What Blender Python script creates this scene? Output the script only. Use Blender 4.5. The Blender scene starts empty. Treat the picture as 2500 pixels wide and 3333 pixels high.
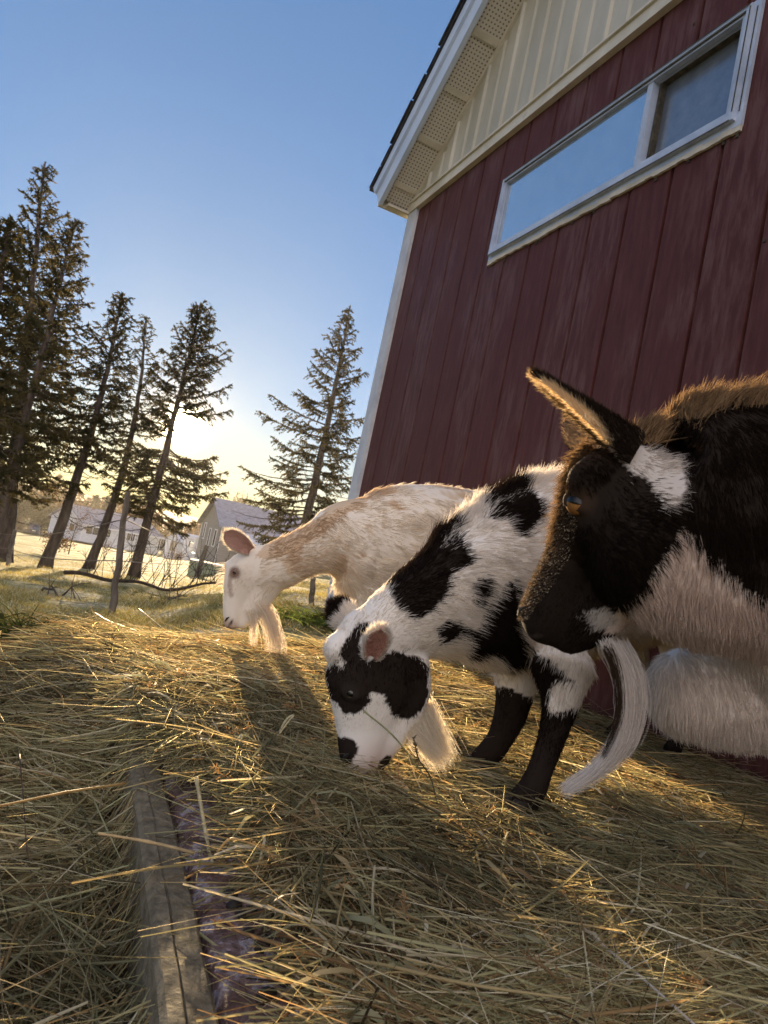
import bpy, bmesh, math, random
import numpy as np
from mathutils import Vector, Matrix

# ------------------------------------------------------------------ camera, sky, sun, exposure
S = 2500 / 1659.0                      # measuring scale used for all photo measurements
F, ROLL, PITCH, CZ = 2300.0, 0.2062, 0.0701, 0.35
SUN_AZ, SUN_EL = math.radians(-17.0), math.radians(7.2)
EXPOSURE = 1.65
SKY_GAMMA = 0.55
HORIZON = (1.12, .86, .36, 1)
BACK_FILL = (11.6, 9.3, 7.7)
SKY_TINT = (1.0, 1.45, 2.08)
GLOW = ((9000, (900, 800, 560)), (900, (5, 3, 0.8)), (120, (0.5, 0.2, -0.2)), (24, (0.4, 0.1, -0.6)))

C = bpy.context.scene.collection
sc = bpy.context.scene
cr, sr, cp, sp = math.cos(ROLL), math.sin(ROLL), math.cos(PITCH), math.sin(PITCH)
CAM_R = np.array([[1, 0, 0], [0, -sp, cp], [0, cp, sp]]) @ np.array([[cr, -sr, 0], [sr, cr, 0], [0, 0, 1]])
cam = bpy.data.cameras.new('camera')
cam.sensor_fit = 'VERTICAL'
cam.sensor_height = 36.0
cam.sensor_width = 27.0
cam.lens = F / 3333 * 36.0
cam.clip_start, cam.clip_end = 0.02, 6000
cam.dof.use_dof = True
cam.dof.focus_distance = 1.3
cam.dof.aperture_fstop = 19.0
camo = bpy.data.objects.new('camera', cam)
C.objects.link(camo)
M3 = np.column_stack([CAM_R[:, 0], CAM_R[:, 1], -CAM_R[:, 2]])
mw = Matrix([list(M3[0]) + [0], list(M3[1]) + [0], list(M3[2]) + [CZ], [0, 0, 0, 1]])
camo.matrix_world = mw
sc.camera = camo

sund = np.array([math.sin(SUN_AZ) * math.cos(SUN_EL), math.cos(SUN_AZ) * math.cos(SUN_EL), math.sin(SUN_EL)])
w = bpy.data.worlds.new('World')
sc.world = w
w.use_nodes = True
nt = w.node_tree
for n in list(nt.nodes):
    nt.nodes.remove(n)
out = nt.nodes.new('ShaderNodeOutputWorld')
bg = nt.nodes.new('ShaderNodeBackground')
sky = nt.nodes.new('ShaderNodeTexSky')
sky.sky_type = 'NISHITA'
sky.sun_disc = False
sky.sun_elevation = SUN_EL
sky.sun_rotation = SUN_AZ
sky.air_density, sky.dust_density, sky.ozone_density = 1.0, 0.2, 3.0
sky.altitude = 100
bg.inputs['Strength'].default_value = 0.052
# the bright aureole of a low hazy sun, part of the sky itself (fixed to the sun's direction)
geo = nt.nodes.new('ShaderNodeTexCoord')
dot = nt.nodes.new('ShaderNodeVectorMath'); dot.operation = 'DOT_PRODUCT'
nrm = nt.nodes.new('ShaderNodeVectorMath'); nrm.operation = 'NORMALIZE'
nt.links.new(geo.outputs['Generated'], nrm.inputs[0])
nt.links.new(nrm.outputs[0], dot.inputs[0])
dot.inputs[1].default_value = tuple(sund)
cl = nt.nodes.new('ShaderNodeMath'); cl.operation = 'MAXIMUM'; cl.inputs[1].default_value = 0.0
nt.links.new(dot.outputs['Value'], cl.inputs[0])
gm = nt.nodes.new('ShaderNodeGamma'); gm.inputs['Gamma'].default_value = SKY_GAMMA
nt.links.new(sky.outputs['Color'], gm.inputs['Color'])
tn = nt.nodes.new('ShaderNodeVectorMath'); tn.operation = 'MULTIPLY'; tn.inputs[1].default_value = SKY_TINT
nt.links.new(gm.outputs[0], tn.inputs[0])
prev = tn.outputs[0]
for ex, col in GLOW:
    pw = nt.nodes.new('ShaderNodeMath'); pw.operation = 'POWER'; pw.inputs[1].default_value = ex
    nt.links.new(cl.outputs[0], pw.inputs[0])
    mx = nt.nodes.new('ShaderNodeVectorMath'); mx.operation = 'MULTIPLY_ADD'
    mx.inputs[1].default_value = col
    nt.links.new(pw.outputs[0], mx.inputs[0])
    nt.links.new(prev, mx.inputs[2])
    prev = mx.outputs[0]
# the air near the horizon below a low sun is yellow
sz = nt.nodes.new('ShaderNodeSeparateXYZ'); nt.links.new(nrm.outputs[0], sz.inputs[0])
mr = nt.nodes.new('ShaderNodeMapRange'); mr.interpolation_type = 'SMOOTHSTEP'
mr.inputs['From Min'].default_value = .19; mr.inputs['From Max'].default_value = -.02
nt.links.new(sz.outputs['Z'], mr.inputs['Value'])
pw = nt.nodes.new('ShaderNodeMath'); pw.operation = 'POWER'; pw.inputs[1].default_value = 7
nt.links.new(cl.outputs[0], pw.inputs[0])
hm = nt.nodes.new('ShaderNodeMath'); hm.operation = 'MULTIPLY'
nt.links.new(mr.outputs['Result'], hm.inputs[0]); nt.links.new(pw.outputs[0], hm.inputs[1])
hx = nt.nodes.new('ShaderNodeMix'); hx.data_type = 'RGBA'; hx.blend_type = 'MULTIPLY'
nt.links.new(hm.outputs[0], hx.inputs[0]); nt.links.new(prev, hx.inputs[6]); hx.inputs[7].default_value = HORIZON
prev = hx.outputs[2]
# broad warm lobe added opposite the sun to brighten the shaded sides
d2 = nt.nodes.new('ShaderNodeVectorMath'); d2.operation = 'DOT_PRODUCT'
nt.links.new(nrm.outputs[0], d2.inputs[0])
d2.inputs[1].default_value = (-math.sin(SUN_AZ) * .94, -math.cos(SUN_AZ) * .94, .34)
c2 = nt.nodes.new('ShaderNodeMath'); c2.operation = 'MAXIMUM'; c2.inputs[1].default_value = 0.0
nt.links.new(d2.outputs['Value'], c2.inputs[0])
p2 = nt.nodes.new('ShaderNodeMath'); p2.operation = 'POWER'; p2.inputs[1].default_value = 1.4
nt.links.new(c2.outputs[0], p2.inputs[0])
m2 = nt.nodes.new('ShaderNodeVectorMath'); m2.operation = 'MULTIPLY_ADD'; m2.inputs[1].default_value = BACK_FILL
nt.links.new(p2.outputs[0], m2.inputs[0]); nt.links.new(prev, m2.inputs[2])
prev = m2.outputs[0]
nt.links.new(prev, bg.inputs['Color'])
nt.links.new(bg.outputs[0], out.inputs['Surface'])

sl = bpy.data.lights.new('sun', 'SUN')
sl.energy = 5.0
sl.angle = math.radians(0.6)
sl.color = (1.0, 0.74, 0.43)
slo = bpy.data.objects.new('sun', sl)
slo.rotation_euler = Vector(tuple(-sund)).to_track_quat('-Z', 'Y').to_euler()
slo.location = tuple(sund * 50)
C.objects.link(slo)

sc.view_settings.view_transform = 'Standard'
sc.view_settings.look = 'None'
sc.view_settings.gamma = 1
sc.view_settings.exposure = EXPOSURE
sc.cycles.use_denoising = True
sc.cycles.max_bounces = 6
sc.cycles.diffuse_bounces = 4
sc.cycles.glossy_bounces = 3
sc.cycles.transmission_bounces = 5
sc.cycles.transparent_max_bounces = 8
sc.cycles.sample_clamp_indirect = 4
sc.cycles.caustics_reflective = False
sc.cycles.caustics_refractive = False

# ------------------------------------------------------------------ measuring helpers
def ray(px, py):
    x = (px * S - 1250) / F
    y = -(py * S - 1666.5) / F
    X, Y = x * cr - y * sr, x * sr + y * cr
    return np.array([X, cp - Y * sp, sp + Y * cp])

def at(px, py, Y):
    r = ray(px, py)
    return np.array([0, 0, CZ]) + r * (Y / r[1])

def on_z(px, py, z):
    r = ray(px, py)
    return np.array([0, 0, CZ]) + r * ((z - CZ) / r[2])

def mpp(Y):
    return S * Y / F                   # metres per measured unit at depth Y

DY = [-50, 0, 2.0, 3, 4, 5.3, 8, 13, 20, 50, 75, 110, 150, 220, 300, 450, 900, 3000]
DD = [.58, .58, .56, .54, .60, .78, 1.0, 1.35, 1.86, 3.2, 4.4, 6.2, 7.5, 7.0, 3.0, -4, -6, -6]
FA = [-2, -.5, -.4, -.34, -.28, -.22, -.1, 0, 2]
FB = [1.1, 1.1, 1.05, 1.0, 1.0, .82, .56, .5, .5]

def gz(x, y):
    x = np.asarray(x, float); y = np.asarray(y, float)
    d = np.interp(y, DY, DD)
    f = np.interp(x / np.maximum(y, .5), FA, FB)
    f = 1 + (f - 1) * np.clip((y - 2.2) / 2.2, 0, 1)
    return CZ - d * f

def hit(px, py):
    r = ray(px, py)
    lo, hi = 1.0, 400.0
    ts = np.exp(np.linspace(math.log(1.5), math.log(400), 3000))
    P = np.array([0, 0, CZ])[None] + r[None] * ts[:, None]
    below = P[:, 2] < gz(P[:, 0], P[:, 1])
    i = np.argmax(below) if below.any() else -1
    return P[i]

_rs = np.random.RandomState(7)
_ND = _rs.normal(size=(8, 24, 3)); _NP = _rs.rand(8, 24) * 6.283
def noise(P, freq, k=0):
    """cheap smooth noise about -1..1, P is N x 3"""
    P = np.asarray(P, float)
    d = _ND[k % 8]; ph = _NP[k % 8]
    v = np.zeros(len(P))
    for i in range(12):
        v += np.sin(P @ d[i] * freq + ph[i]) * 0.5
    for i in range(12, 24):
        v += np.sin(P @ d[i] * freq * 2.3 + ph[i]) * 0.25
    return v / 2.2

# ------------------------------------------------------------------ materials
def new_mat(name):
    m = bpy.data.materials.new(name)
    m.use_nodes = True
    t = m.node_tree
    for n in list(t.nodes):
        t.nodes.remove(n)
    o = t.nodes.new('ShaderNodeOutputMaterial')
    return m, t, o

def N(t, kind, **kw):
    n = t.nodes.new(kind)
    for k, v in kw.items():
        if k in n.inputs.keys() if hasattr(n.inputs, 'keys') else False:
            n.inputs[k].default_value = v
        else:
            setattr(n, k, v)
    return n

def ramp(t, fac, stops):
    r = t.nodes.new('ShaderNodeValToRGB')
    el = r.color_ramp.elements
    while len(el) < len(stops):
        el.new(0.5)
    for e, (p, c) in zip(el, stops):
        e.position = p
        e.color = (c[0], c[1], c[2], 1)
    t.links.new(fac, r.inputs[0])
    return r.outputs[0]

def surface(name, c1, c2, scale=(8, 8, 8), rough=0.7, bump=0.0, detail=6, metallic=0.0, lo=.35, hi=.65, spec=0.3, extra=None, bscale=None):
    """two-tone noise colour + bump"""
    m, t, o = new_mat(name)
    b = t.nodes.new('ShaderNodeBsdfPrincipled')
    tc = t.nodes.new('ShaderNodeTexCoord')
    mp = t.nodes.new('ShaderNodeMapping')
    mp.inputs['Scale'].default_value = scale
    t.links.new(tc.outputs['Object'], mp.inputs[0])
    nz = t.nodes.new('ShaderNodeTexNoise')
    nz.inputs['Scale'].default_value = 1.0
    nz.inputs['Detail'].default_value = detail
    nz.inputs['Roughness'].default_value = 0.62
    t.links.new(mp.outputs[0], nz.inputs['Vector'])
    stops = [(lo, c1), (hi, c2)]
    if extra:
        stops += extra
    t.links.new(ramp(t, nz.outputs['Fac'], stops), b.inputs['Base Color'])
    b.inputs['Roughness'].default_value = rough
    b.inputs['Metallic'].default_value = metallic
    b.inputs['Specular IOR Level'].default_value = spec
    if bump:
        bp = t.nodes.new('ShaderNodeBump')
        bp.inputs['Strength'].default_value = bump
        bp.inputs['Distance'].default_value = 0.01
        src = nz.outputs['Fac']
        if bscale:
            n2 = t.nodes.new('ShaderNodeTexNoise'); n2.inputs['Scale'].default_value = bscale; n2.inputs['Detail'].default_value = 5
            t.links.new(tc.outputs['Object'], n2.inputs['Vector'])
            src = n2.outputs['Fac']
        t.links.new(src, bp.inputs['Height'])
        t.links.new(bp.outputs[0], b.inputs['Normal'])
    t.links.new(b.outputs[0], o.inputs['Surface'])
    return m

def strand_mat(name, trans=0.4, gloss=0.06, rough=0.35, attr='tint', boost=(1, 1, 1)):
    """fibres: diffuse + translucent + a little shine; colour from a per-strand attribute"""
    m, t, o = new_mat(name)
    a = t.nodes.new('ShaderNodeAttribute'); a.attribute_name = attr
    d = t.nodes.new('ShaderNodeBsdfDiffuse')
    tr = t.nodes.new('ShaderNodeBsdfTranslucent')
    g = t.nodes.new('ShaderNodeBsdfGlossy'); g.inputs['Roughness'].default_value = rough
    t.links.new(a.outputs['Color'], d.inputs['Color'])
    vm = t.nodes.new('ShaderNodeVectorMath'); vm.operation = 'MULTIPLY'; vm.inputs[1].default_value = boost
    t.links.new(a.outputs['Color'], vm.inputs[0])
    t.links.new(vm.outputs[0], tr.inputs['Color'])
    m1 = t.nodes.new('ShaderNodeMixShader'); m1.inputs[0].default_value = trans
    t.links.new(d.outputs[0], m1.inputs[1]); t.links.new(tr.outputs[0], m1.inputs[2])
    m2 = t.nodes.new('ShaderNodeMixShader'); m2.inputs[0].default_value = gloss
    gc = t.nodes.new('ShaderNodeVectorMath'); gc.operation = 'MULTIPLY'; gc.inputs[1].default_value = (1.6, 1.5, 1.4)
    t.links.new(a.outputs['Color'], gc.inputs[0]); t.links.new(gc.outputs[0], g.inputs['Color'])
    t.links.new(m1.outputs[0], m2.inputs[1]); t.links.new(g.outputs[0], m2.inputs[2])
    t.links.new(m2.outputs[0], o.inputs['Surface'])
    return m

def attr_mat(name, rough=0.8, attr='tint', trans=0.0, spec=0.2, bump=0, bscale=200):
    m, t, o = new_mat(name)
    a = t.nodes.new('ShaderNodeAttribute'); a.attribute_name = attr
    b = t.nodes.new('ShaderNodeBsdfPrincipled')
    b.inputs['Roughness'].default_value = rough
    b.inputs['Specular IOR Level'].default_value = spec
    t.links.new(a.outputs['Color'], b.inputs['Base Color'])
    if bump:
        tc = t.nodes.new('ShaderNodeTexCoord')
        n2 = t.nodes.new('ShaderNodeTexNoise'); n2.inputs['Scale'].default_value = bscale
        t.links.new(tc.outputs['Object'], n2.inputs['Vector'])
        bp = t.nodes.new('ShaderNodeBump'); bp.inputs['Strength'].default_value = bump; bp.inputs['Distance'].default_value = 0.003
        t.links.new(n2.outputs['Fac'], bp.inputs['Height']); t.links.new(bp.outputs[0], b.inputs['Normal'])
    if trans:
        tr = t.nodes.new('ShaderNodeBsdfTranslucent')
        t.links.new(a.outputs['Color'], tr.inputs['Color'])
        mx = t.nodes.new('ShaderNodeMixShader'); mx.inputs[0].default_value = trans
        t.links.new(b.outputs[0], mx.inputs[1]); t.links.new(tr.outputs[0], mx.inputs[2])
        t.links.new(mx.outputs[0], o.inputs['Surface'])
    else:
        t.links.new(b.outputs[0], o.inputs['Surface'])
    return m

MAT = {}

# ------------------------------------------------------------------ object helpers
def tag(o, label=None, cat=None, group=None, kind=None):
    if label: o['label'] = label
    if cat: o['category'] = cat
    if group: o['group'] = group
    if kind: o['kind'] = kind
    return o

def thing(name, loc, label, cat, group=None):
    o = bpy.data.objects.new(name, None)
    o.empty_display_size = 0.2
    C.objects.link(o)
    o.location = tuple(loc)
    return tag(o, label, cat, group)

def origin(p):
    v = np.zeros(3)
    while p is not None:
        v += np.array(p.location)
        p = p.parent
    return v

def link(name, data, mats, parent=None):
    o = bpy.data.objects.new(name, data)
    C.objects.link(o)
    if mats is not None:
        for m in (mats if isinstance(mats, (list, tuple)) else [mats]):
            data.materials.append(m)
    if parent is not None:
        o.parent = parent
    return o

def mesh(name, V, Fc, mats, parent=None, mi=None, smooth=False, attrs=None, base=None):
    """V in world coordinates; stored relative to the parent chain"""
    V = np.asarray(V, float)
    off = origin(parent) if parent is not None else (np.zeros(3) if base is None else np.asarray(base, float))
    me = bpy.data.meshes.new(name)
    V = V - off
    if isinstance(Fc, np.ndarray):
        k = Fc.shape[1]
        me.vertices.add(len(V)); me.vertices.foreach_set('co', V.astype(np.float32).ravel())
        me.loops.add(Fc.size); me.loops.foreach_set('vertex_index', Fc.astype(np.int32).ravel())
        me.polygons.add(len(Fc)); me.polygons.foreach_set('loop_start', np.arange(0, Fc.size, k, dtype=np.int32))
        me.update(calc_edges=True)
    else:
        me.from_pydata([tuple(v) for v in V], [], [tuple(f) for f in Fc])
    if mi is not None:
        me.polygons.foreach_set('material_index', np.asarray(mi, dtype=np.int32))
    if smooth:
        me.polygons.foreach_set('use_smooth', np.ones(len(me.polygons), dtype=bool))
    for k, v in (attrs or {}).items():
        a = me.attributes.new(k, 'FLOAT_COLOR', 'POINT')
        a.data.foreach_set('color', np.column_stack([v, np.ones(len(v))]).astype(np.float32).ravel())
    me.update()
    o = link(name, me, mats, parent)
    if parent is None and base is not None:
        o.location = tuple(off)
    return o

def strands(name, P, rad, col, mat, parent=None):
    """P: K x n x 3 world points, rad: K x n, col: K x 3 -> one Curves object"""
    K, n, _ = P.shape
    off = origin(parent) if parent is not None else np.zeros(3)
    cu = bpy.data.hair_curves.new(name)
    cu.add_curves([n] * K)
    cu.attributes['position'].data.foreach_set('vector', (P - off).astype(np.float32).ravel())
    ra = cu.attributes.get('radius') or cu.attributes.new('radius', 'FLOAT', 'POINT')
    ra.data.foreach_set('value', rad.astype(np.float32).ravel())
    ca = cu.attributes.new('tint', 'FLOAT_COLOR', 'CURVE')
    ca.data.foreach_set('color', np.column_stack([col, np.ones(K)]).astype(np.float32).ravel())
    return link(name, cu, mat, parent)

class MB:
    """collects polygons into one mesh"""
    def __init__(s): s.v, s.f, s.m = [], [], []
    def add(s, vs, fs, mi=0):
        b = len(s.v)
        s.v += [tuple(map(float, v)) for v in vs]
        s.f += [tuple(i + b for i in f) for f in fs]
        s.m += [mi] * len(fs)
    def hexa(s, c8, mi=0):
        """eight corners: bottom 4 (ccw) then top 4"""
        s.add(c8, [(3, 2, 1, 0), (4, 5, 6, 7), (0, 1, 5, 4), (1, 2, 6, 5), (2, 3, 7, 6), (3, 0, 4, 7)], mi)
    def box(s, o, ax, ay, az, mi=0):
        o, ax, ay, az = map(np.asarray, (o, ax, ay, az))
        s.hexa([o, o + ax, o + ax + ay, o + ay, o + az, o + ax + az, o + ax + ay + az, o + ay + az], mi)
    def tube(s, pts, rad, k=8, mi=0, cap=True):
        pts = np.asarray(pts, float); n = len(pts)
        rad = np.broadcast_to(np.asarray(rad, float), (n,))
        tg = np.gradient(pts, axis=0)
        tg /= np.linalg.norm(tg, axis=1)[:, None] + 1e-9
        ref = np.array([0.31, 0.87, 0.37])
        if abs(tg[0] @ ref) > .9: ref = np.array([1, 0, .2])
        vs = []
        a = np.cross(tg[0], ref); a /= np.linalg.norm(a)
        for i in range(n):
            a = a - tg[i] * (a @ tg[i]); a /= np.linalg.norm(a) + 1e-9
            b = np.cross(tg[i], a)
            for j in range(k):
                th = 2 * math.pi * j / k
                vs.append(pts[i] + rad[i] * (math.cos(th) * a + math.sin(th) * b))
        fs = []
        for i in range(n - 1):
            for j in range(k):
                fs.append((i * k + j, i * k + (j + 1) % k, (i + 1) * k + (j + 1) % k, (i + 1) * k + j))
        if cap:
            fs.append(tuple(range(k - 1, -1, -1))); fs.append(tuple((n - 1) * k + j for j in range(k)))
        s.add(vs, fs, mi)
    def build(s, name, mats, parent=None, smooth=False, base=None):
        return mesh(name, s.v, s.f, mats, parent, mi=s.m, smooth=smooth, base=base)

def unit(v):
    v = np.asarray(v, float)
    return v / (np.linalg.norm(v) + 1e-12)
# ------------------------------------------------------------------ materials of the setting
MAT['ground'] = None
def ground_mat():
    m, t, o = new_mat('frosty grass ground')
    b = t.nodes.new('ShaderNodeBsdfPrincipled'); b.inputs['Roughness'].default_value = .9
    b.inputs['Specular IOR Level'].default_value = .1
    tc = t.nodes.new('ShaderNodeTexCoord')
    a = t.nodes.new('ShaderNodeTexNoise'); a.inputs['Scale'].default_value = 1.1; a.inputs['Detail'].default_value = 9
    c = t.nodes.new('ShaderNodeTexNoise'); c.inputs['Scale'].default_value = 14; c.inputs['Detail'].default_value = 6
    t.links.new(tc.outputs['Object'], a.inputs['Vector']); t.links.new(tc.outputs['Object'], c.inputs['Vector'])
    c1 = ramp(t, a.outputs['Fac'], [(.36, (.17, .16, .05)), (.5, (.32, .29, .11)), (.63, (.52, .49, .34))])
    c2 = ramp(t, c.outputs['Fac'], [(.35, (.35, .33, .28)), (.62, (1, 1, 1))])
    mx = t.nodes.new('ShaderNodeVectorMath'); mx.operation = 'MULTIPLY'
    t.links.new(c1, mx.inputs[0]); t.links.new(c2, mx.inputs[1])
    t.links.new(mx.outputs[0], b.inputs['Base Color'])
    bp = t.nodes.new('ShaderNodeBump'); bp.inputs['Strength'].default_value = .8; bp.inputs['Distance'].default_value = .06
    t.links.new(c.outputs['Fac'], bp.inputs['Height']); t.links.new(bp.outputs[0], b.inputs['Normal'])
    t.links.new(b.outputs[0], o.inputs['Surface'])
    return m
MAT['ground'] = ground_mat()

# ------------------------------------------------------------------ ground sheet
def build_ground():
    nr, na = 150, 200
    rr = np.concatenate([[0.05], np.exp(np.linspace(math.log(.4), math.log(2500), nr))])
    az = np.linspace(-math.pi, math.pi, na, endpoint=False)
    # finer towards the view
    az = az - 0.55 * np.sin(az)
    R, A = np.meshgrid(rr, az, indexing='ij')
    X, Y = R * np.sin(A), R * np.cos(A)
    Z = gz(X, Y)
    P = np.column_stack([X.ravel(), Y.ravel(), np.zeros(X.size)])
    bump = noise(P, 1.7, 1) * .035 * np.clip((np.hypot(P[:, 0], P[:, 1]) - 3.2) / 2, 0, 1)
    bump *= np.clip(60 / np.maximum(np.hypot(P[:, 0], P[:, 1]), 1), 0, 1)
    V = np.column_stack([X.ravel(), Y.ravel(), Z.ravel() + bump])
    n1, n2 = R.shape
    i, j = np.meshgrid(np.arange(n1 - 1), np.arange(n2), indexing='ij')
    j2 = (j + 1) % n2
    Fq = np.column_stack([(i * n2 + j).ravel(), (i * n2 + j2).ravel(), ((i + 1) * n2 + j2).ravel(), ((i + 1) * n2 + j).ravel()])[:, ::-1]
    o = mesh('ground', V, np.ascontiguousarray(Fq), MAT['ground'], smooth=True)
    tag(o, kind='structure')
build_ground()

# ------------------------------------------------------------------ barn
WAZ, WD = -0.42449, 1.626
Nn = np.array([math.cos(WAZ), -math.sin(WAZ), 0])      # into the barn
Du = np.array([math.sin(WAZ), math.cos(WAZ), 0])       # along the wall, away
Zu = np.array([0, 0, 1.0])
def W(u, z, o=0.0):
    """u metres along the gable wall (away), z metres above the camera, o metres proud of the wall"""
    return np.array([0, 0, CZ]) + Nn * (WD - o) + Du * u + Zu * z

def barn_mats():
    m, t, o = new_mat('weathered barn red paint')
    b = t.nodes.new('ShaderNodeBsdfPrincipled'); b.inputs['Roughness'].default_value = .62
    b.inputs['Specular IOR Level'].default_value = .25
    a = t.nodes.new('ShaderNodeUVMap'); a.uv_map = 'wall'
    mp = t.nodes.new('ShaderNodeMapping'); mp.inputs['Scale'].default_value = (38, 5.0, 1)
    t.links.new(a.outputs[0], mp.inputs[0])
    n1 = t.nodes.new('ShaderNodeTexNoise'); n1.inputs['Scale'].default_value = 1; n1.inputs['Detail'].default_value = 9; n1.inputs['Roughness'].default_value = .7
    t.links.new(mp.outputs[0], n1.inputs['Vector'])
    mp2 = t.nodes.new('ShaderNodeMapping'); mp2.inputs['Scale'].default_value = (2.2, .85, 1); mp2.inputs['Rotation'].default_value = (0, 0, .5)
    t.links.new(a.outputs[0], mp2.inputs[0])
    n2 = t.nodes.new('ShaderNodeTexNoise'); n2.inputs['Scale'].default_value = 1.5; n2.inputs['Detail'].default_value = 4
    t.links.new(mp2.outputs[0], n2.inputs['Vector'])
    c1 = ramp(t, n1.outputs['Fac'], [(.3, (.056, .0155, .0125)), (.52, (.086, .0225, .0185)), (.72, (.112, .040, .035))])
    f2 = ramp(t, n2.outputs['Fac'], [(.47, (0, 0, 0)), (.56, (.75, .75, .75))])
    fl = t.nodes.new('ShaderNodeMath'); fl.operation = 'MULTIPLY'
    t.links.new(f2, fl.inputs[0])
    n1b = ramp(t, n1.outputs['Fac'], [(.44, (0.05,) * 3), (.62, (1, 1, 1))])
    t.links.new(n1b, fl.inputs[1])
    mx = t.nodes.new('ShaderNodeMix'); mx.data_type = 'RGBA'
    t.links.new(fl.outputs[0], mx.inputs[0]); t.links.new(c1, mx.inputs[6])
    mx.inputs[7].default_value = (.130, .066, .062, 1)
    t.links.new(mx.outputs[2], b.inputs['Base Color'])
    bp = t.nodes.new('ShaderNodeBump'); bp.inputs['Strength'].default_value = .5; bp.inputs['Distance'].default_value = .004
    t.links.new(n1.outputs['Fac'], bp.inputs['Height']); t.links.new(bp.outputs[0], b.inputs['Normal'])
    t.links.new(b.outputs[0], o.inputs['Surface'])
    MAT['barn_red'] = m
    MAT['beige'] = surface('beige steel siding', (.40, .385, .31), (.52, .50, .42), (3, 3, 1.2), .55, .1)
    MAT['trim_white'] = surface('weathered white trim', (.42, .45, .50), (.62, .64, .66), (5, 5, 5), .5, .15)
    MAT['trim_cream'] = surface('cream trim', (.50, .46, .36), (.66, .62, .52), (6, 6, 6), .55, .2, extra=[(.85, (.22, .17, .10))])
    MAT['fascia'] = surface('grey white fascia', (.46, .56, .72), (.60, .70, .84), (1.5, 1.5, 1.5), .45)
    MAT['alu'] = surface('white window aluminium', (.36, .43, .55), (.52, .60, .74), (9, 9, 9), .35, .1, spec=.5, extra=[(.86, (.16, .15, .13))])
    MAT['shingle'] = surface('dark shingles', (.015, .015, .018), (.05, .05, .055), (20, 20, 20), .9, .3)
    MAT['dirt_strip'] = surface('grimy window track', (.03, .028, .022), (.10, .085, .06), (40, 40, 40), .8)
    # vented soffit
    m, t, o = new_mat('perforated white soffit')
    b = t.nodes.new('ShaderNodeBsdfPrincipled'); b.inputs['Roughness'].default_value = .5
    a = t.nodes.new('ShaderNodeUVMap'); a.uv_map = 'wall'
    sx = t.nodes.new('ShaderNodeSeparateXYZ'); t.links.new(a.outputs[0], sx.inputs[0])
    def saw(sock, per, width):
        d = t.nodes.new('ShaderNodeMath'); d.operation = 'DIVIDE'; d.inputs[1].default_value = per; t.links.new(sock, d.inputs[0])
        f = t.nodes.new('ShaderNodeMath'); f.operation = 'FRACT'; t.links.new(d.outputs[0], f.inputs[0])
        l = t.nodes.new('ShaderNodeMath'); l.operation = 'LESS_THAN'; l.inputs[1].default_value = width; t.links.new(f.outputs[0], l.inputs[0])
        return l.outputs[0]
    h = t.nodes.new('ShaderNodeMath'); h.operation = 'MULTIPLY'
    t.links.new(saw(sx.outputs[0], .021, .38), h.inputs[0]); t.links.new(saw(sx.outputs[1], .021, .38), h.inputs[1])
    mx = t.nodes.new('ShaderNodeMix'); mx.data_type = 'RGBA'
    t.links.new(h.outputs[0], mx.inputs[0]); mx.inputs[6].default_value = (.64, .60, .52, 1); mx.inputs[7].default_value = (.10, .09, .075, 1)
    t.links.new(mx.outputs[2], b.inputs['Base Color']); t.links.new(b.outputs[0], o.inputs['Surface'])
    MAT['soffit'] = m
    # glass
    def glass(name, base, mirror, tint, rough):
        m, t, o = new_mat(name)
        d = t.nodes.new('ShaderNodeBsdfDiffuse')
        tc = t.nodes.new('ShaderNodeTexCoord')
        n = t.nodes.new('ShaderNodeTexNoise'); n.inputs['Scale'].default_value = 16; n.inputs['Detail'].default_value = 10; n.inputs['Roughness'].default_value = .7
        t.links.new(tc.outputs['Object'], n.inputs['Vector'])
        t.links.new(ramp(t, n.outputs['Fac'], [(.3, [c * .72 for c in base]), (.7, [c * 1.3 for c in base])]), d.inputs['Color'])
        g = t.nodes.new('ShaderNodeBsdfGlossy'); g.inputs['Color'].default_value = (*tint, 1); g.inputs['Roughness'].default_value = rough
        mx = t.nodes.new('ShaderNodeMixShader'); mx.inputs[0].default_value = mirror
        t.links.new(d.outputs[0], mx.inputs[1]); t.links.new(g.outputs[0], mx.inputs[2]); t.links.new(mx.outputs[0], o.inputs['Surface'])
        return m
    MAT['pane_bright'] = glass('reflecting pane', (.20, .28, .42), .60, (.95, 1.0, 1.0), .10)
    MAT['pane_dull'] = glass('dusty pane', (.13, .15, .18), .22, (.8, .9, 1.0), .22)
    MAT['concrete'] = surface('concrete', (.22, .21, .19), (.34, .32, .29), (6, 6, 6), .85, .3)
barn_mats()

def uv_wall(o, fu):
    me = o.data
    uv = me.uv_layers.new(name='wall')
    off = origin(o.parent) if o.parent else np.zeros(3)
    co = np.zeros(len(me.vertices) * 3); me.vertices.foreach_get('co', co); co = co.reshape(-1, 3) + off
    li = np.zeros(len(me.loops), dtype=np.int32); me.loops.foreach_get('vertex_index', li)
    U = np.array([fu(c) for c in co])
    uv.data.foreach_set('uv', U[li].astype(np.float32).ravel())

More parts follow.
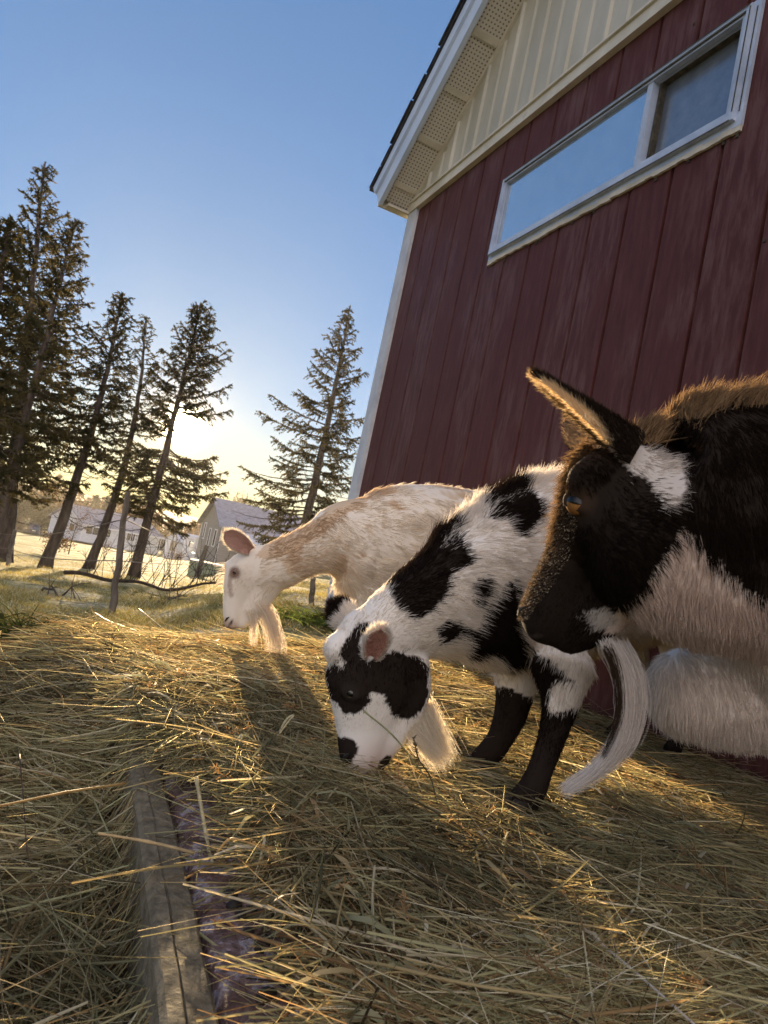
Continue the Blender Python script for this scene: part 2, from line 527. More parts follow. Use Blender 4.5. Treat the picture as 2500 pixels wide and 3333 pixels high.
def build_barn():
    UC = 4.085                         # corner along the wall
    EAVE = 2.255                       # top of red siding (above camera)
    ZB = -.34                          # bottom of siding
    UF = -3.9
    SL = math.tan(math.radians(37.6))
    MID = (UC + UF) / 2
    barn = thing('barn', W(UC, ZB) * [1, 1, 0] + [0, 0, CZ + ZB], 'dark red barn with cream gable siding and one long sliding window', 'barn')
    # grooved red wall, with the window opening left free
    wu0, wu1, wz0, wz1 = 1.60, 2.935, 1.60, 1.935
    prof = []
    g = 0.2032
    u = UC
    us = [UC]
    base_g = 2.37 * WD                 # a measured groove
    k0 = int(math.ceil((UF - base_g) / g))
    grooves = sorted([base_g + k * g for k in range(k0, 2)], reverse=True)
    prof.append((UC, 0))
    for gu in grooves:
        if not (UF + .02 < gu < UC - .02): continue
        wd = .0075
        prof += [(gu + wd, 0), (gu + wd * .7, -.013), (gu - wd * .7, -.013), (gu - wd, 0)]
    prof.append((UF, 0))
    # add opening edges
    def insert(p, uu):
        o = []
        for a, b in zip(p[:-1], p[1:]):
            o.append(a)
            if a[0] > uu > b[0]:
                t = (a[0] - uu) / (a[0] - b[0]); o.append((uu, a[1] + (b[1] - a[1]) * t))
        o.append(p[-1]); return o
    prof = insert(insert(prof, wu0), wu1)
    mb = MB()
    def zt(u): return EAVE
    for a, b in zip(prof[:-1], prof[1:]):
        mid = (a[0] + b[0]) / 2
        spans = [(ZB, wz0), (wz1, EAVE)] if wu0 < mid < wu1 else [(ZB, EAVE)]
        for z0, z1 in spans:
            mb.add([W(a[0], z0, a[1]), W(b[0], z0, b[1]), W(b[0], z1, b[1]), W(a[0], z1, a[1])], [(0, 1, 2, 3)])
    wl = mb.build('wall', MAT['barn_red'], barn)
    uv_wall(wl, lambda c: ((c - [0, 0, CZ]) @ Du, c[2]))
    # far side walls, plain (return to the back)
    mb = MB()
    L = 9.0
    def P(u, z, n): return W(u, z, -n)
    for u_ in (UC, UF):
        s = -.004 if u_ == UC else .004
        mb.add([P(u_ + s, ZB, 0.005), P(u_ + s, ZB, L), P(u_ + s, EAVE + .15, L), P(u_ + s, EAVE + .15, 0.005)], [(0, 1, 2, 3)])
    APX = EAVE + (UC - MID) * SL
    mb.add([P(UC, ZB, L), P(UF, ZB, L), P(UF, EAVE, L), P(MID, APX, L), P(UC, EAVE, L)], [(0, 1, 2, 3, 4)])
    sd = mb.build('side_wall', MAT['barn_red'], barn)
    uv_wall(sd, lambda c: ((c - [0, 0, CZ]) @ Nn + (c - [0, 0, CZ]) @ Du, c[2]))
    # gable in ribbed cream steel
    mb = MB()
    rib = 0.26
    u = UC
    pts = []
    base = 2.244 * WD
    k = int((base - UF) / rib) + 1
    for q in range(-2, k):
        c = base - q * rib
        # raised flat, thin seam; alternately a wide rib and a fine seam
        pts += [(c + .012, 0), (c + .006, .014), (c - .010, .014), (c - .016, 0), (c - .118, 0), (c - .128, -.010), (c - .150, -.010), (c - .16, 0)]
    pts = [p for p in pts if UF < p[0] < UC]
    pts = [(UC, 0)] + pts + [(UF, 0)]
    def roofz(u): return EAVE + (UC - u) * SL if u > MID else EAVE + (u - UF) * SL
    pts = insert(pts, MID)
    for a, b in zip(pts[:-1], pts[1:]):
        mb.add([W(a[0], EAVE + .03, a[1] + .016), W(b[0], EAVE + .03, b[1] + .016), W(b[0], roofz(b[0]) + .031, b[1] + .016), W(a[0], roofz(a[0]) + .031, a[1] + .016)], [(0, 1, 2, 3)])
    mb.build('gable_siding', MAT['beige'], barn)
    # belt board between red and cream
    mb = MB()
    mb.box(W(UC + .03, EAVE - .028, .001), Du * (UF - UC - .06), -Nn * .030, Zu * .058)
    mb.box(W(UC + .03, EAVE + .030, .001), Du * (UF - UC - .06), -Nn * .042, Zu * .012)
    mb.build('belt_board', MAT['trim_cream'], barn)
    # corner board
    mb = MB()
    mb.box(W(UC - .075, ZB - .02, .001), Du * .10, -Nn * .022, Zu * (EAVE - .028 - ZB + .02))
    mb.box(W(UC + .025, ZB - .02, .023), Du * .02, Nn * .10, Zu * (EAVE - .028 - ZB + .02))
    mb.build('corner_board', MAT['trim_white'], barn)
    mb = MB()
    mb.box(W(UC - .01, ZB - .28, -.02), Du * (UF - UC + .02), Nn * .2, Zu * .28)
    mb.build('foundation', MAT['concrete'], barn)
    # rake overhang: soffit, fascia, roof
    OH = .215
    up = unit(Du * -1 + Zu * SL)       # up the slope (left half)
    nrm = unit(np.cross(up, Nn)); nrm = nrm if nrm[2] > 0 else -nrm
    base = W(UC + .055, EAVE + .005, .016)
    Ls = (UC - MID + .055) / abs(up @ Du)
    def slab(mb, s0, s1, o0, o1, h0, h1, mi=0):
        b = base
        pt = lambda s, o, h: b + up * s - Nn * o + nrm * h
        mb.hexa([pt(s0, o0, h0), pt(s1, o0, h0), pt(s1, o1, h0), pt(s0, o1, h0), pt(s0, o0, h1), pt(s1, o0, h1), pt(s1, o1, h1), pt(s0, o1, h1)], mi)
    mb = MB()
    slab(mb, 0, Ls, 0.0, OH - .03, 0.0, .012)
    so = mb.build('soffit', MAT['soffit'], barn)
    uv_wall(so, lambda c: ((c - base) @ up, -(c - base) @ Nn))
    mb = MB()
    s = .13
    while s < Ls - .05:                # ribs between the soffit panels
        slab(mb, s - .018, s + .018, 0.02, OH - .035, -.009, -.001)
        s += .305
    slab(mb, -.01, Ls, -.012, .018, -.022, -.001)          # wall channel
    mb.build('soffit_rib', MAT['trim_cream'], barn)
    mb = MB()
    slab(mb, -.03, Ls, OH - .028, OH, -.02, .165)
    slab(mb, -.03, Ls, OH + .001, OH + .018, .095, .168)
    mb.build('fascia', MAT['fascia'], barn)
    mb = MB()
    slab(mb, -.06, Ls, -L, OH + .03, .170, .185)
    # the other slope
    up2 = unit(Du + Zu * SL); nrm2 = unit(np.cross(up2, Nn)); nrm2 = nrm2 if nrm2[2] > 0 else -nrm2
    b2 = W(UF - .055, EAVE + .005, .016)
    def slab2(s0, s1, o0, o1, h0, h1):
        pt = lambda s, o, h: b2 + up2 * s - Nn * o + nrm2 * h
        mb.hexa([pt(s0, o0, h0), pt(s1, o0, h0), pt(s1, o1, h0), pt(s0, o1, h0), pt(s0, o0, h1), pt(s1, o0, h1), pt(s1, o1, h1), pt(s0, o1, h1)])
    slab2(-.06, Ls - .004, -L, OH + .028, .170, .185)
    # ragged shingle edge along the rake
    rng = random.Random(4)
    s = -.05
    while s < Ls:
        l = rng.uniform(.12, .3)
        slab(mb, s, min(s + l - .01, Ls), OH - .06, OH + .034 + rng.uniform(0, .012), .186, .193 + rng.uniform(0, .004))
        s += l
    mb.build('roof', MAT['shingle'], barn)
    # eave return at the corner (lit by the sun)
    mb = MB()
    e0 = W(UC + .03, EAVE - .030, .025)
    mb.box(e0 + Nn * .02, Du * .05, -Nn * (OH - .045), Zu * .018)
    mb.box(e0 + Du * .051 + Nn * L, Du * .018, -Nn * (L + OH - .02), Zu * .15)
    mb.build('eave_return', MAT['trim_cream'], barn)
    # ---------------- sliding window
    win_u0, win_u1, win_z0, win_z1 = .953 * WD, 1.825 * WD, .950 * WD, 1.214 * WD
    mb = MB()
    fr = .042
    def rect_ring(u0, u1, z0, z1, t0, t1, wl, wr, wb, wt):
        """mitred frame: outer rect to inner rect between proud distances t0 and t1"""
        O = [(u0, z0), (u1, z0), (u1, z1), (u0, z1)]
        I = [(u0 + wr, z0 + wb), (u1 - wl, z0 + wb), (u1 - wl, z1 - wt), (u0 + wr, z1 - wt)]
        for q in range(4):
            a, b = q, (q + 1) % 4
            c = [W(*O[a], t0), W(*O[b], t0), W(*I[b], t0), W(*I[a], t0), W(*O[a], t1), W(*O[b], t1), W(*I[b], t1), W(*I[a], t1)]
            mb.hexa(c)
    rect_ring(win_u0, win_u1, win_z0, win_z1, .001, .014, .016, .022, .022, .016)
    rect_ring(win_u0 + .022, win_u1 - .016, win_z0 + .022, win_z1 - .016, -.01, .030, .012, .02, .022, .012)
    rect_ring(win_u0 + .042, win_u1 - .028, win_z0 + .044, win_z1 - .028, -.03, .020, .010, .018, .020, .010)
    frame = mb.build('window', MAT['alu'], barn)
    mul = 1.230 * WD
    mb = MB()
    mb.box(W(mul - .012, win_z0 + .058, -.02), Du * .026, -Nn * .036, Zu * (win_z1 - win_z0 - .088))
    mb.build('mullion', MAT['alu'], frame)
    mb = MB()
    iu0, iu1, iz0, iz1 = win_u0 + .055, win_u1 - .034, win_z0 + .060, win_z1 - .036
    mb.box(W(mul + .015, iz0, .006), Du * (iu1 - mul - .015), Nn * .006, Zu * (iz1 - iz0))
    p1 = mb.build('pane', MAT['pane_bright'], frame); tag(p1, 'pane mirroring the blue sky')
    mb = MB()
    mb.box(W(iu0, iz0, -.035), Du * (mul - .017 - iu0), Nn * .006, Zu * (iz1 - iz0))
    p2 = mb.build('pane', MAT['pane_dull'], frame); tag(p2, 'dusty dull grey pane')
    mb = MB()                          # sash of the right pane, dark grimy track round it
    for (a, b, c, d) in ((iu0, mul - .017, iz1 - .004, iz1 + .010), (mul - .03, mul - .017, iz0, iz1), (iu0, mul - .017, iz0 - .01, iz0 + .006)):
        mb.box(W(a, c, -.034), Du * (b - a), -Nn * .022, Zu * (d - c))
    mb.build('window_track', MAT['dirt_strip'], frame)
    # nail heads and torn bits under the sill
    rng = random.Random(9)
    def nail(u_, z_, w_, h_):
        m_ = MB(); m_.box(W(u_, z_, .002), Du * w_, -Nn * .004, Zu * h_); m_.build('nail_head', MAT['dirt_strip'], barn)
    for q in range(9):
        nail(rng.uniform(win_u0, win_u1), win_z0 - .030 + rng.uniform(-.006, .002), .010, .011)
    for q in range(40):
        uu = rng.uniform(UF + 2.4, UC - .1); zz = rng.uniform(ZB + .1, EAVE - .1)
        if win_u0 - .03 < uu < win_u1 + .03 and win_z0 - .04 < zz < win_z1 + .03: continue
        gq = min(grooves, key=lambda x: abs(x - uu)) + rng.choice([-.022, .022])
        nail(gq, zz, .007, .008)
    # weathered sill strip, torn at the lower edge, with cobwebby dirt
    mb = MB(); nseg = 40
    for q in range(nseg):
        u0_ = win_u0 + (win_u1 - win_u0) * q / nseg; du_ = (win_u1 - win_u0) / nseg
        hh = .020 + rng.uniform(-.003, .004)
        mb.box(W(u0_, win_z0 - hh + .004, .003), Du * du_ * .999, -Nn * (.010 + rng.uniform(0, .002)), Zu * hh)
    mb.build('window_sill', MAT['trim_cream'], frame)
    for (t_, z_) in ((.0325, win_z0 + .018), (.0225, win_z0 + .040), (.0325, win_z1 - .020), (.0225, win_z1 - .031)):
        mb = MB(); mb.box(W(win_u0 + .03, z_, t_), Du * (win_u1 - win_u0 - .055), -Nn * .0015, Zu * .004)
        mb.build('frame_groove', MAT['dirt_strip'], frame)
    for uu in (win_u0 + .012, win_u0 + .026, win_u0 + .046):
        mb = MB(); mb.box(W(uu, win_z0 + .05, .0145 if uu < win_u0 + .02 else (.0305 if uu < win_u0 + .04 else .0205)), Du * .0035, -Nn * .0015, Zu * (win_z1 - win_z0 - .075))
        mb.build('frame_groove', MAT['dirt_strip'], frame)
build_barn()
# ------------------------------------------------------------------ trees
MAT['bark'] = surface('grey brown bark', (.045, .034, .026), (.12, .095, .075), (14, 14, 3), .95, .9)
MAT['twig'] = surface('dark twig bark', (.03, .022, .016), (.07, .05, .035), (30, 30, 9), .9, .5)
def leaf_mat(name, c1, c2, trans=.35, scale=3.0):
    m, t, o = new_mat(name)
    tc = t.nodes.new('ShaderNodeTexCoord')
    n = t.nodes.new('ShaderNodeTexNoise'); n.inputs['Scale'].default_value = scale; n.inputs['Detail'].default_value = 4
    t.links.new(tc.outputs['Object'], n.inputs['Vector'])
    c = ramp(t, n.outputs['Fac'], [(.35, c1), (.65, c2)])
    d = t.nodes.new('ShaderNodeBsdfDiffuse'); tr = t.nodes.new('ShaderNodeBsdfTranslucent')
    t.links.new(c, d.inputs['Color']); t.links.new(c, tr.inputs['Color'])
    mx = t.nodes.new('ShaderNodeMixShader'); mx.inputs[0].default_value = trans
    t.links.new(d.outputs[0], mx.inputs[1]); t.links.new(tr.outputs[0], mx.inputs[2]); t.links.new(mx.outputs[0], o.inputs['Surface'])
    return m
MAT['needles'] = leaf_mat('spruce needles', (.045, .044, .018), (.12, .095, .038), .5)
MAT['dry'] = leaf_mat('bare russet twigs', (.10, .055, .025), (.20, .12, .055), .35)
MAT['olive'] = leaf_mat('dull olive foliage', (.035, .045, .018), (.085, .075, .03), .35)

def tri_cards(origins, dirs, length, width, rng):
    """thin triangles from origins along dirs"""
    n = len(origins)
    r = rng.normal(size=(n, 3))
    s = np.cross(dirs, r); s /= np.linalg.norm(s, axis=1)[:, None] + 1e-9
    L = length * rng.uniform(.6, 1.25, n)[:, None]
    a = origins - s * width * .5
    b = origins + s * width * .5
    c = origins + dirs * L
    V = np.stack([a, b, c], 1).reshape(-1, 3)
    return V, np.arange(3 * n, dtype=np.int32).reshape(-1, 3)

def spruce(base, top, R, seed, label, r0=.14, crown_from=.25, nbr=150, dens=1.0, bend=(0, 0), prof=.85, dead=14, side=None, needle=.075, droop=.35, group='spruce trees in a row beyond the fence', skip=None):
    rng = np.random.RandomState(seed)
    base = np.asarray(base, float); top = np.asarray(top, float)
    root = thing('spruce_tree', base, label, 'tree', group)
    H = np.linalg.norm(top - base)
    def axis(t):
        t = np.asarray(t, float)[..., None]
        p = base + (top - base) * t
        bow = np.sin(np.pi * np.clip(t, 0, 1)) * np.array([bend[0], bend[1], 0.0])
        return p + bow
    ts = np.linspace(0, 1, 26)
    tp = axis(ts)
    tp[:, :2] += rng.normal(scale=.012, size=(26, 2))
    rad = r0 * (1 - ts) ** .85 + .012
    rad[0] *= 1.45; rad[1] *= 1.06
    mb = MB()
    tp0 = tp.copy(); tp0[0] -= [0, 0, .15]
    mb.tube(tp0, rad, 10)
    mb.build('trunk', MAT['bark'], root, smooth=True)
    wood = MB()
    oV, oD = [], []
    ga = rng.rand() * 6.28
    for b in range(nbr + dead):
        isdead = b >= nbr
        if isdead:
            t = rng.uniform(crown_from * .45, crown_from + .3)
        else:
            t = crown_from + (1 - crown_from) * (b + rng.rand()) / nbr * .985
        ga += 2.39996 + rng.normal(scale=.35)
        u = (t - crown_from) / (1 - crown_from)
        if isdead:
            L = R * rng.uniform(.4, .9)
        else:
            L = R * ((1 - u) ** prof * .94 + .03) * rng.uniform(.45, 1.22) * min(1, .55 + u * 3)
        hd = np.array([math.cos(ga), math.sin(ga), 0])
        if side is not None:           # lop-sided crowns
            L *= 1 + side[2] * (hd[0] * side[0] + hd[1] * side[1])
        if L < .05: continue
        el = -.22 + .95 * u ** 1.3 if not isdead else -.05
        el += rng.normal(scale=.12)
        n = 6
        ss = np.linspace(0, 1, n)
        p0 = axis(t)
        pts = p0 + np.outer(ss * L * math.cos(el), hd)
        pts[:, 2] += ss * L * math.sin(el) - droop * L * (ss * (1 - ss)) * (1 - u) + .10 * L * ss ** 3
        sidev = np.cross(hd, [0, 0, 1])
        pts += np.outer(np.sin(ss * 3 + rng.rand() * 6) * .04 * L, sidev)
        if skip is not None:
            if any(np.linalg.norm(np.cross(pts - np.asarray(o_), sund), axis=1).min() < r_ for o_, r_ in skip): continue
        wood.tube(pts, np.linspace(.006 + .010 * L, .003, n), 4, cap=False)
        if isdead:
            for q in range(5):
                s0 = rng.uniform(.25, .95); k = int(s0 * (n - 1))
                pp = pts[k] + (pts[k + 1] - pts[k]) * (s0 * (n - 1) - k)
                d2 = unit(hd * .6 + sidev * rng.choice([-1, 1]) * .8 + [0, 0, rng.uniform(-.4, .1)])
                wood.tube([pp, pp + d2 * L * .15, pp + d2 * L * .3 + [0, 0, -.03]], [.004, .003, .0015], 3, cap=False)
            continue
        # branchlets
        nb = max(3, int(L / .075 * dens))
        for q in range(nb):
            s0 = rng.uniform(.16, 1.0) ** .8
            k = min(n - 2, int(s0 * (n - 1)))
            pp = pts[k] + (pts[k + 1] - pts[k]) * (s0 * (n - 1) - k)
            sg = rng.choice([-1, 1])
            d2 = unit(hd * rng.uniform(.5, 1.0) + sidev * sg * rng.uniform(.25, 1.0) + np.array([0, 0, rng.uniform(-.55, .22)]))
            l2 = (.10 + .30 * L * (1 - s0) + .05) * rng.uniform(.6, 1.2)
            l2 = min(l2, .55)
            m = max(6, int(l2 / .012))
            tt = rng.rand(m)
            o = pp + np.outer(tt * l2, d2); o[:, 2] -= .25 * l2 * tt ** 2
            dd = rng.normal(size=(m, 3)) * .62 + d2 * .85
            dd /= np.linalg.norm(dd, axis=1)[:, None]
            oV.append(o); oD.append(dd)
            if l2 > .2 and rng.rand() < .4:
                wood.tube([pp, pp + d2 * l2 * .55 - [0, 0, .06 * l2], pp + d2 * l2 - [0, 0, .25 * l2]], [.004, .003, .0015], 3, cap=False)
        # needles along the outer branch itself
        m = int(L / .008 * dens)
        s0 = rng.uniform(.2, 1.0, m)
        o = np.column_stack([np.interp(s0, ss, pts[:, i]) for i in range(3)])
        dd = rng.normal(size=(m, 3)) * .7 + hd * .7
        dd /= np.linalg.norm(dd, axis=1)[:, None]
        oV.append(o); oD.append(dd)
    # leader
    m = 120
    tt = rng.uniform(.93, 1.0, m)
    o = axis(tt); dd = rng.normal(size=(m, 3)) * .6 + [0, 0, .9]; dd /= np.linalg.norm(dd, axis=1)[:, None]
    oV.append(o); oD.append(dd)
    wood.build('branches', MAT['bark'], root)
    O = np.vstack(oV); D = np.vstack(oD)
    for o_, r_ in (skip or []):
        kp = np.linalg.norm(np.cross(O - np.asarray(o_), sund), axis=1) > r_ * .85
        O, D = O[kp], D[kp]
    V, Fq = tri_cards(O, D, needle, needle * .42, rng)
    mesh('crown', V, Fq, MAT['needles'], root)
    return root

def tree_px(bx, by, ax, ay, **k):
    P = hit(bx, by) if not isinstance(by, tuple) else None
    T = at(ax, ay, P[1])
    return P, T

GAPS = [((0, 0, CZ), .24), ((-.75, 1.6, -.02), .14), ((-.35, 2.0, .05), .12), ((.17, .69, .40), .15), ((.15, 1.15, .25), .10), ((.25, 1.2, .5), .12), ((-.15, 2.0, .5), .12), ((-1.2, 2.0, -.05), .18)]
_specs = [
    ((-110, 1228), (22, 478), 2.1, 'dark dense spruce at the left picture edge, lower than the tall one beside it', dict(r0=.14, crown_from=.20, nbr=110, dens=.75, prof=.8, needle=.08)),
    ((8, 1214), (97, 352), 2.15, 'tallest spruce of the row with a narrow pointed top', dict(r0=.15, crown_from=.17, nbr=170, dens=.85, prof=.75, needle=.08)),
    ((-22, 1212), (165, 474), 1.6, 'slim spruce right beside the tallest one, its sparse twiggy top pale at the tips', dict(r0=.11, crown_from=.26, nbr=150, dens=.9, prof=.7)),
    ((97, 1227), (265, 636), 1.15, 'leaning spruce between the tallest one and the thin bare one', dict(r0=.125, crown_from=.38, nbr=120, dens=.9, prof=.55, dead=34, bend=(.18, 0), skip=GAPS)),
    ((192, 1228), (316, 684), .85, 'thinnest spruce with a crooked trunk and many dead lower twigs', dict(r0=.135, crown_from=.36, nbr=85, dens=.75, prof=.5, dead=44, bend=(.38, 0), skip=GAPS)),
    ((288, 1245), (434, 655), 1.62, 'spruce with the sun shining through its gappy crown', dict(r0=.145, crown_from=.22, nbr=200, dens=1.1, prof=.62, dead=26, bend=(.05, 0), side=(.92, -.3, .32), skip=GAPS)),
    ((627, 1256), (756, 662), 2.25, 'broad open spruce standing alone beside the barn corner', dict(r0=.15, crown_from=.12, nbr=150, dens=1.0, prof=.95, dead=16, bend=(.1, 0), droop=.15, side=(-.9, 0, .18))),
]
TREES = []
for i, (b, a, R, lab, kw) in enumerate(_specs):
    P, T = tree_px(b[0], b[1], a[0], a[1])
    TREES.append((P, T))
    spruce(P, T, R * 1.15 * P[1] / 20.0, 31 + i, lab, **kw)

# ------------------------------------------------------------------ far woods and the hill behind the houses
def far_woods():
    rng = np.random.RandomState(5)
    O, D = [], []
    O2, D2 = [], []
    for i in range(330):
        az = rng.uniform(-.66, .12)
        y = rng.uniform(128, 240)
        x = math.tan(az) * y
        z = float(gz(x, y))
        h = rng.uniform(5, 10) * (1.15 if az < -.42 else 1.0)
        if az > -.3: h *= .75
        if az > -.16: h *= .7
        con = rng.rand() < .45
        m = 230
        t = rng.rand(m) ** .8
        if con:
            r = (1 - t) * h * .17 + .15
        else:
            r = np.sin(np.clip(t * .95 + .08, 0, 1) * math.pi) * h * .26 + .2
            t = .25 + t * .75
        ph = rng.rand(m) * 6.28
        rr = r * np.sqrt(rng.rand(m))
        o = np.column_stack([x + rr * np.cos(ph), y + rr * np.sin(ph), z + t * h])
        d = rng.normal(size=(m, 3)); d[:, 2] += .3 if not con else -.2
        d /= np.linalg.norm(d, axis=1)[:, None]
        (O if con else O2).append(o); (D if con else D2).append(d)
    V, Fq = tri_cards(np.vstack(O), np.vstack(D), .95, .55, rng)
    V2, F2 = tri_cards(np.vstack(O2), np.vstack(D2), .9, .35, rng)
    n1 = len(Fq)
    o = mesh('far_woods', np.vstack([V, V2]), np.vstack([Fq, F2 + len(V)]), [MAT['olive'], MAT['dry']], mi=np.r_[np.zeros(n1), np.ones(len(F2))])
    tag(o, 'hazy mixed wood rising behind the houses', 'wood', kind='stuff')
far_woods()

def round_tree(P, h, r, seed, label, mat, drooping=False, cat='tree', name='bare_tree', cards=2600, clen=.28, cw=.07, trunk=.12, group=None, t0=.3):
    rng = np.random.RandomState(seed)
    root = thing(name, P, label, cat, group)
    mb = MB()
    P = np.asarray(P, float)
    if trunk:
        mb.tube([P - [0, 0, .2], P + [0, 0, h * .25], P + [.02 * h, 0, h * .6]], [trunk, trunk * .75, trunk * .3], 8)
    O, D = [], []
    nl = 14
    for q in range(nl):
        a = q * 2.4 + rng.rand(); e = rng.uniform(.3, 1.2)
        s = P + [0, 0, h * rng.uniform(t0 * .7, .5)]
        d = np.array([math.cos(a) * math.cos(e), math.sin(a) * math.cos(e), math.sin(e)])
        l = r * rng.uniform(.8, 1.15)
        e1 = s + d * l * [1, 1, (h * .55) / r]
        mid = (s + e1) / 2 + rng.normal(size=3) * .06 * r
        mb.tube([s, mid, e1], [max(.006, trunk * .3), max(.004, trunk * .18), .003], 4, cap=False)
        m = cards // nl
        tt = rng.uniform(.25, 1.1, m)
        o = s + np.outer(tt, e1 - s) + rng.normal(size=(m, 3)) * r * .2
        if drooping: o[:, 2] -= np.abs(rng.normal(size=m)) * h * .12
        dd = rng.normal(size=(m, 3)) * .6 + (np.array([0, 0, -1.2]) if drooping else d * .8)
        dd /= np.linalg.norm(dd, axis=1)[:, None]
        O.append(o); D.append(dd)
    mb.build('trunk', MAT['bark'], root, smooth=True)
    V, Fq = tri_cards(np.vstack(O), np.vstack(D), clen, cw, rng)
    mesh('crown', V, Fq, MAT[mat], root)
    return root

# ------------------------------------------------------------------ houses
MAT['white_siding'] = surface('white clapboard', (.50, .52, .56), (.66, .68, .70), (2, 2, 14), .6, .15)
MAT['grey_siding'] = surface('taupe clapboard', (.22, .20, .18), (.30, .27, .24), (1.5, 1.5, 18), .6, .3)
MAT['roof_grey'] = surface('grey asphalt shingles', (.20, .20, .23), (.30, .30, .34), (3, 3, 3), .85, .2)
MAT['roof_frost'] = surface('frosted pale roof', (.42, .43, .48), (.58, .60, .64), (3, 3, 3), .7)
MAT['white_paint'] = surface('white paint', (.62, .63, .66), (.76, .77, .78), (4, 4, 4), .45)
MAT['dark_glass'] = surface('dark window glass', (.012, .014, .018), (.04, .045, .055), (2, 2, 2), .08, spec=.6)
MAT['asphalt'] = surface('asphalt drive', (.055, .055, .06), (.09, .088, .09), (6, 6, 6), .9, .3)
MAT['tan_door'] = surface('tan door', (.30, .25, .18), (.38, .32, .24), (4, 4, 4), .6)
MAT['pale_green'] = surface('pale green painted boards', (.24, .29, .20), (.36, .41, .29), (3, 3, 9), .75, .3)

def frame_of(A, B):
    """local frame on the ground: along the front A->B, back direction, up"""
    A, B = np.asarray(A, float), np.asarray(B, float)
    d = B - A; d[2] = 0; L = np.linalg.norm(d); d /= L
    n = np.array([-d[1], d[0], 0])
    if n[1] < 0: n = -n
    return d, n, L

def house(label, A, B, depth, h, rise, wall, roof, wins=(), doors=(), gwins=(), ridge='along', over=.35, name='house', cat='house', drop=1.5, group=None):
    """front wall from A to B (world, z = wall foot), depth goes away from us"""
    d, n, L = frame_of(A, B)
    A = np.asarray(A, float)
    root = thing(name, A, label, cat, group)
    P = lambda u, v, z: A + d * u + n * v + np.array([0, 0, z])
    mb = MB()
    q = [P(0, 0, -drop), P(L, 0, -drop), P(L, depth, -drop), P(0, depth, -drop)]
    t = [P(0, 0, h), P(L, 0, h), P(L, depth, h), P(0, depth, h)]
    mb.add(q + t, [(0, 1, 5, 4), (1, 2, 6, 5), (2, 3, 7, 6), (3, 0, 4, 7)])
    if ridge == 'along':
        mb.add([P(0, 0, h), P(0, depth, h), P(0, depth / 2, h + rise)], [(1, 0, 2)])
        mb.add([P(L, 0, h), P(L, depth, h), P(L, depth / 2, h + rise)], [(0, 1, 2)])
    else:
        mb.add([P(0, 0, h), P(L, 0, h), P(L / 2, 0, h + rise)], [(0, 1, 2)])
        mb.add([P(0, depth, h), P(L, depth, h), P(L / 2, depth, h + rise)], [(1, 0, 2)])
    wo = mb.build('wall', MAT[wall], root)
    mb = MB()
    th = .16
    if ridge == 'along':
        k = rise / (depth / 2)
        for s in (0, 1):
            v0, v1 = (-over, depth / 2) if s == 0 else (depth + over, depth / 2)
            z0, z1 = h - over * k + .02, h + rise + .02
            mb.hexa([P(-over, v0, z0), P(L + over, v0, z0), P(L + over, v1, z1), P(-over, v1, z1),
                     P(-over, v0, z0 + th), P(L + over, v0, z0 + th), P(L + over, v1, z1 + th), P(-over, v1, z1 + th)])
    else:
        k = rise / (L / 2)
        for s in (0, 1):
            u0, u1 = (-over, L / 2) if s == 0 else (L + over, L / 2)
            z0, z1 = h - over * k + .02, h + rise + .02
            mb.hexa([P(u0, -over, z0), P(u1, -over, z1), P(u1, depth + over, z1), P(u0, depth + over, z0),
                     P(u0, -over, z0 + th), P(u1, -over, z1 + th), P(u1, depth + over, z1 + th), P(u0, depth + over, z0 + th)])
    mb.build('roof', MAT[roof], root)
    mb = MB()                          # white eave boards and corner boards
    if ridge == 'along':
        mb.box(P(-over, -over - .03, h - over * k - .10), d * (L + 2 * over), n * .03, Zu * .22)
        mb.build('eave_board', MAT['white_paint'], root)
    for u in (-.02, L - .12):
        mb = MB(); mb.box(P(u, -.03, -.2), d * .14, n * .03, Zu * (h + .1))
        mb.build('corner_board', MAT['white_paint'], root)
    def opening(u0, u1, z0, z1, kind, face='front', split=1):
        if face == 'front': Q = lambda u, o, z: P(u, -o, z)
        else: Q = lambda u, o, z: P(-o, u, z)
        ax = d if face == 'front' else n
        no = -n if face == 'front' else -d
        m = MB(); f = .09
        for (a, b, c, e) in ((u0 - f, u1 + f, z0 - f, z0), (u0 - f, u1 + f, z1, z1 + f), (u0 - f, u0, z0, z1), (u1, u1 + f, z0, z1)):
            m.box(Q(a, .005, c), ax * (b - a), no * .05, Zu * (e - c))
        for s in range(1, split):
            uu = u0 + (u1 - u0) * s / split
            m.box(Q(uu - .05, .005, z0), ax * .10, no * .045, Zu * (z1 - z0))
        fo = m.build('window' if kind == 'w' else 'door', MAT['white_paint'], root)
        m = MB(); m.box(Q(u0, .004, z0), ax * (u1 - u0), no * .02, Zu * (z1 - z0))
        m.build('pane' if kind == 'w' else 'door_leaf', MAT['dark_glass'] if kind in 'wg' else MAT['tan_door'], fo)
    for wn in wins: opening(*wn[:4], 'w', 'front', wn[4] if len(wn) > 4 else 1)
    for dr in doors: opening(*dr[:4], dr[4] if len(dr) > 4 else 'd')
    for wn in gwins: opening(*wn[:4], 'w', 'side')
    return root, P, d, n

def wall_pt(px, py, Y):
    return at(px, py, Y)

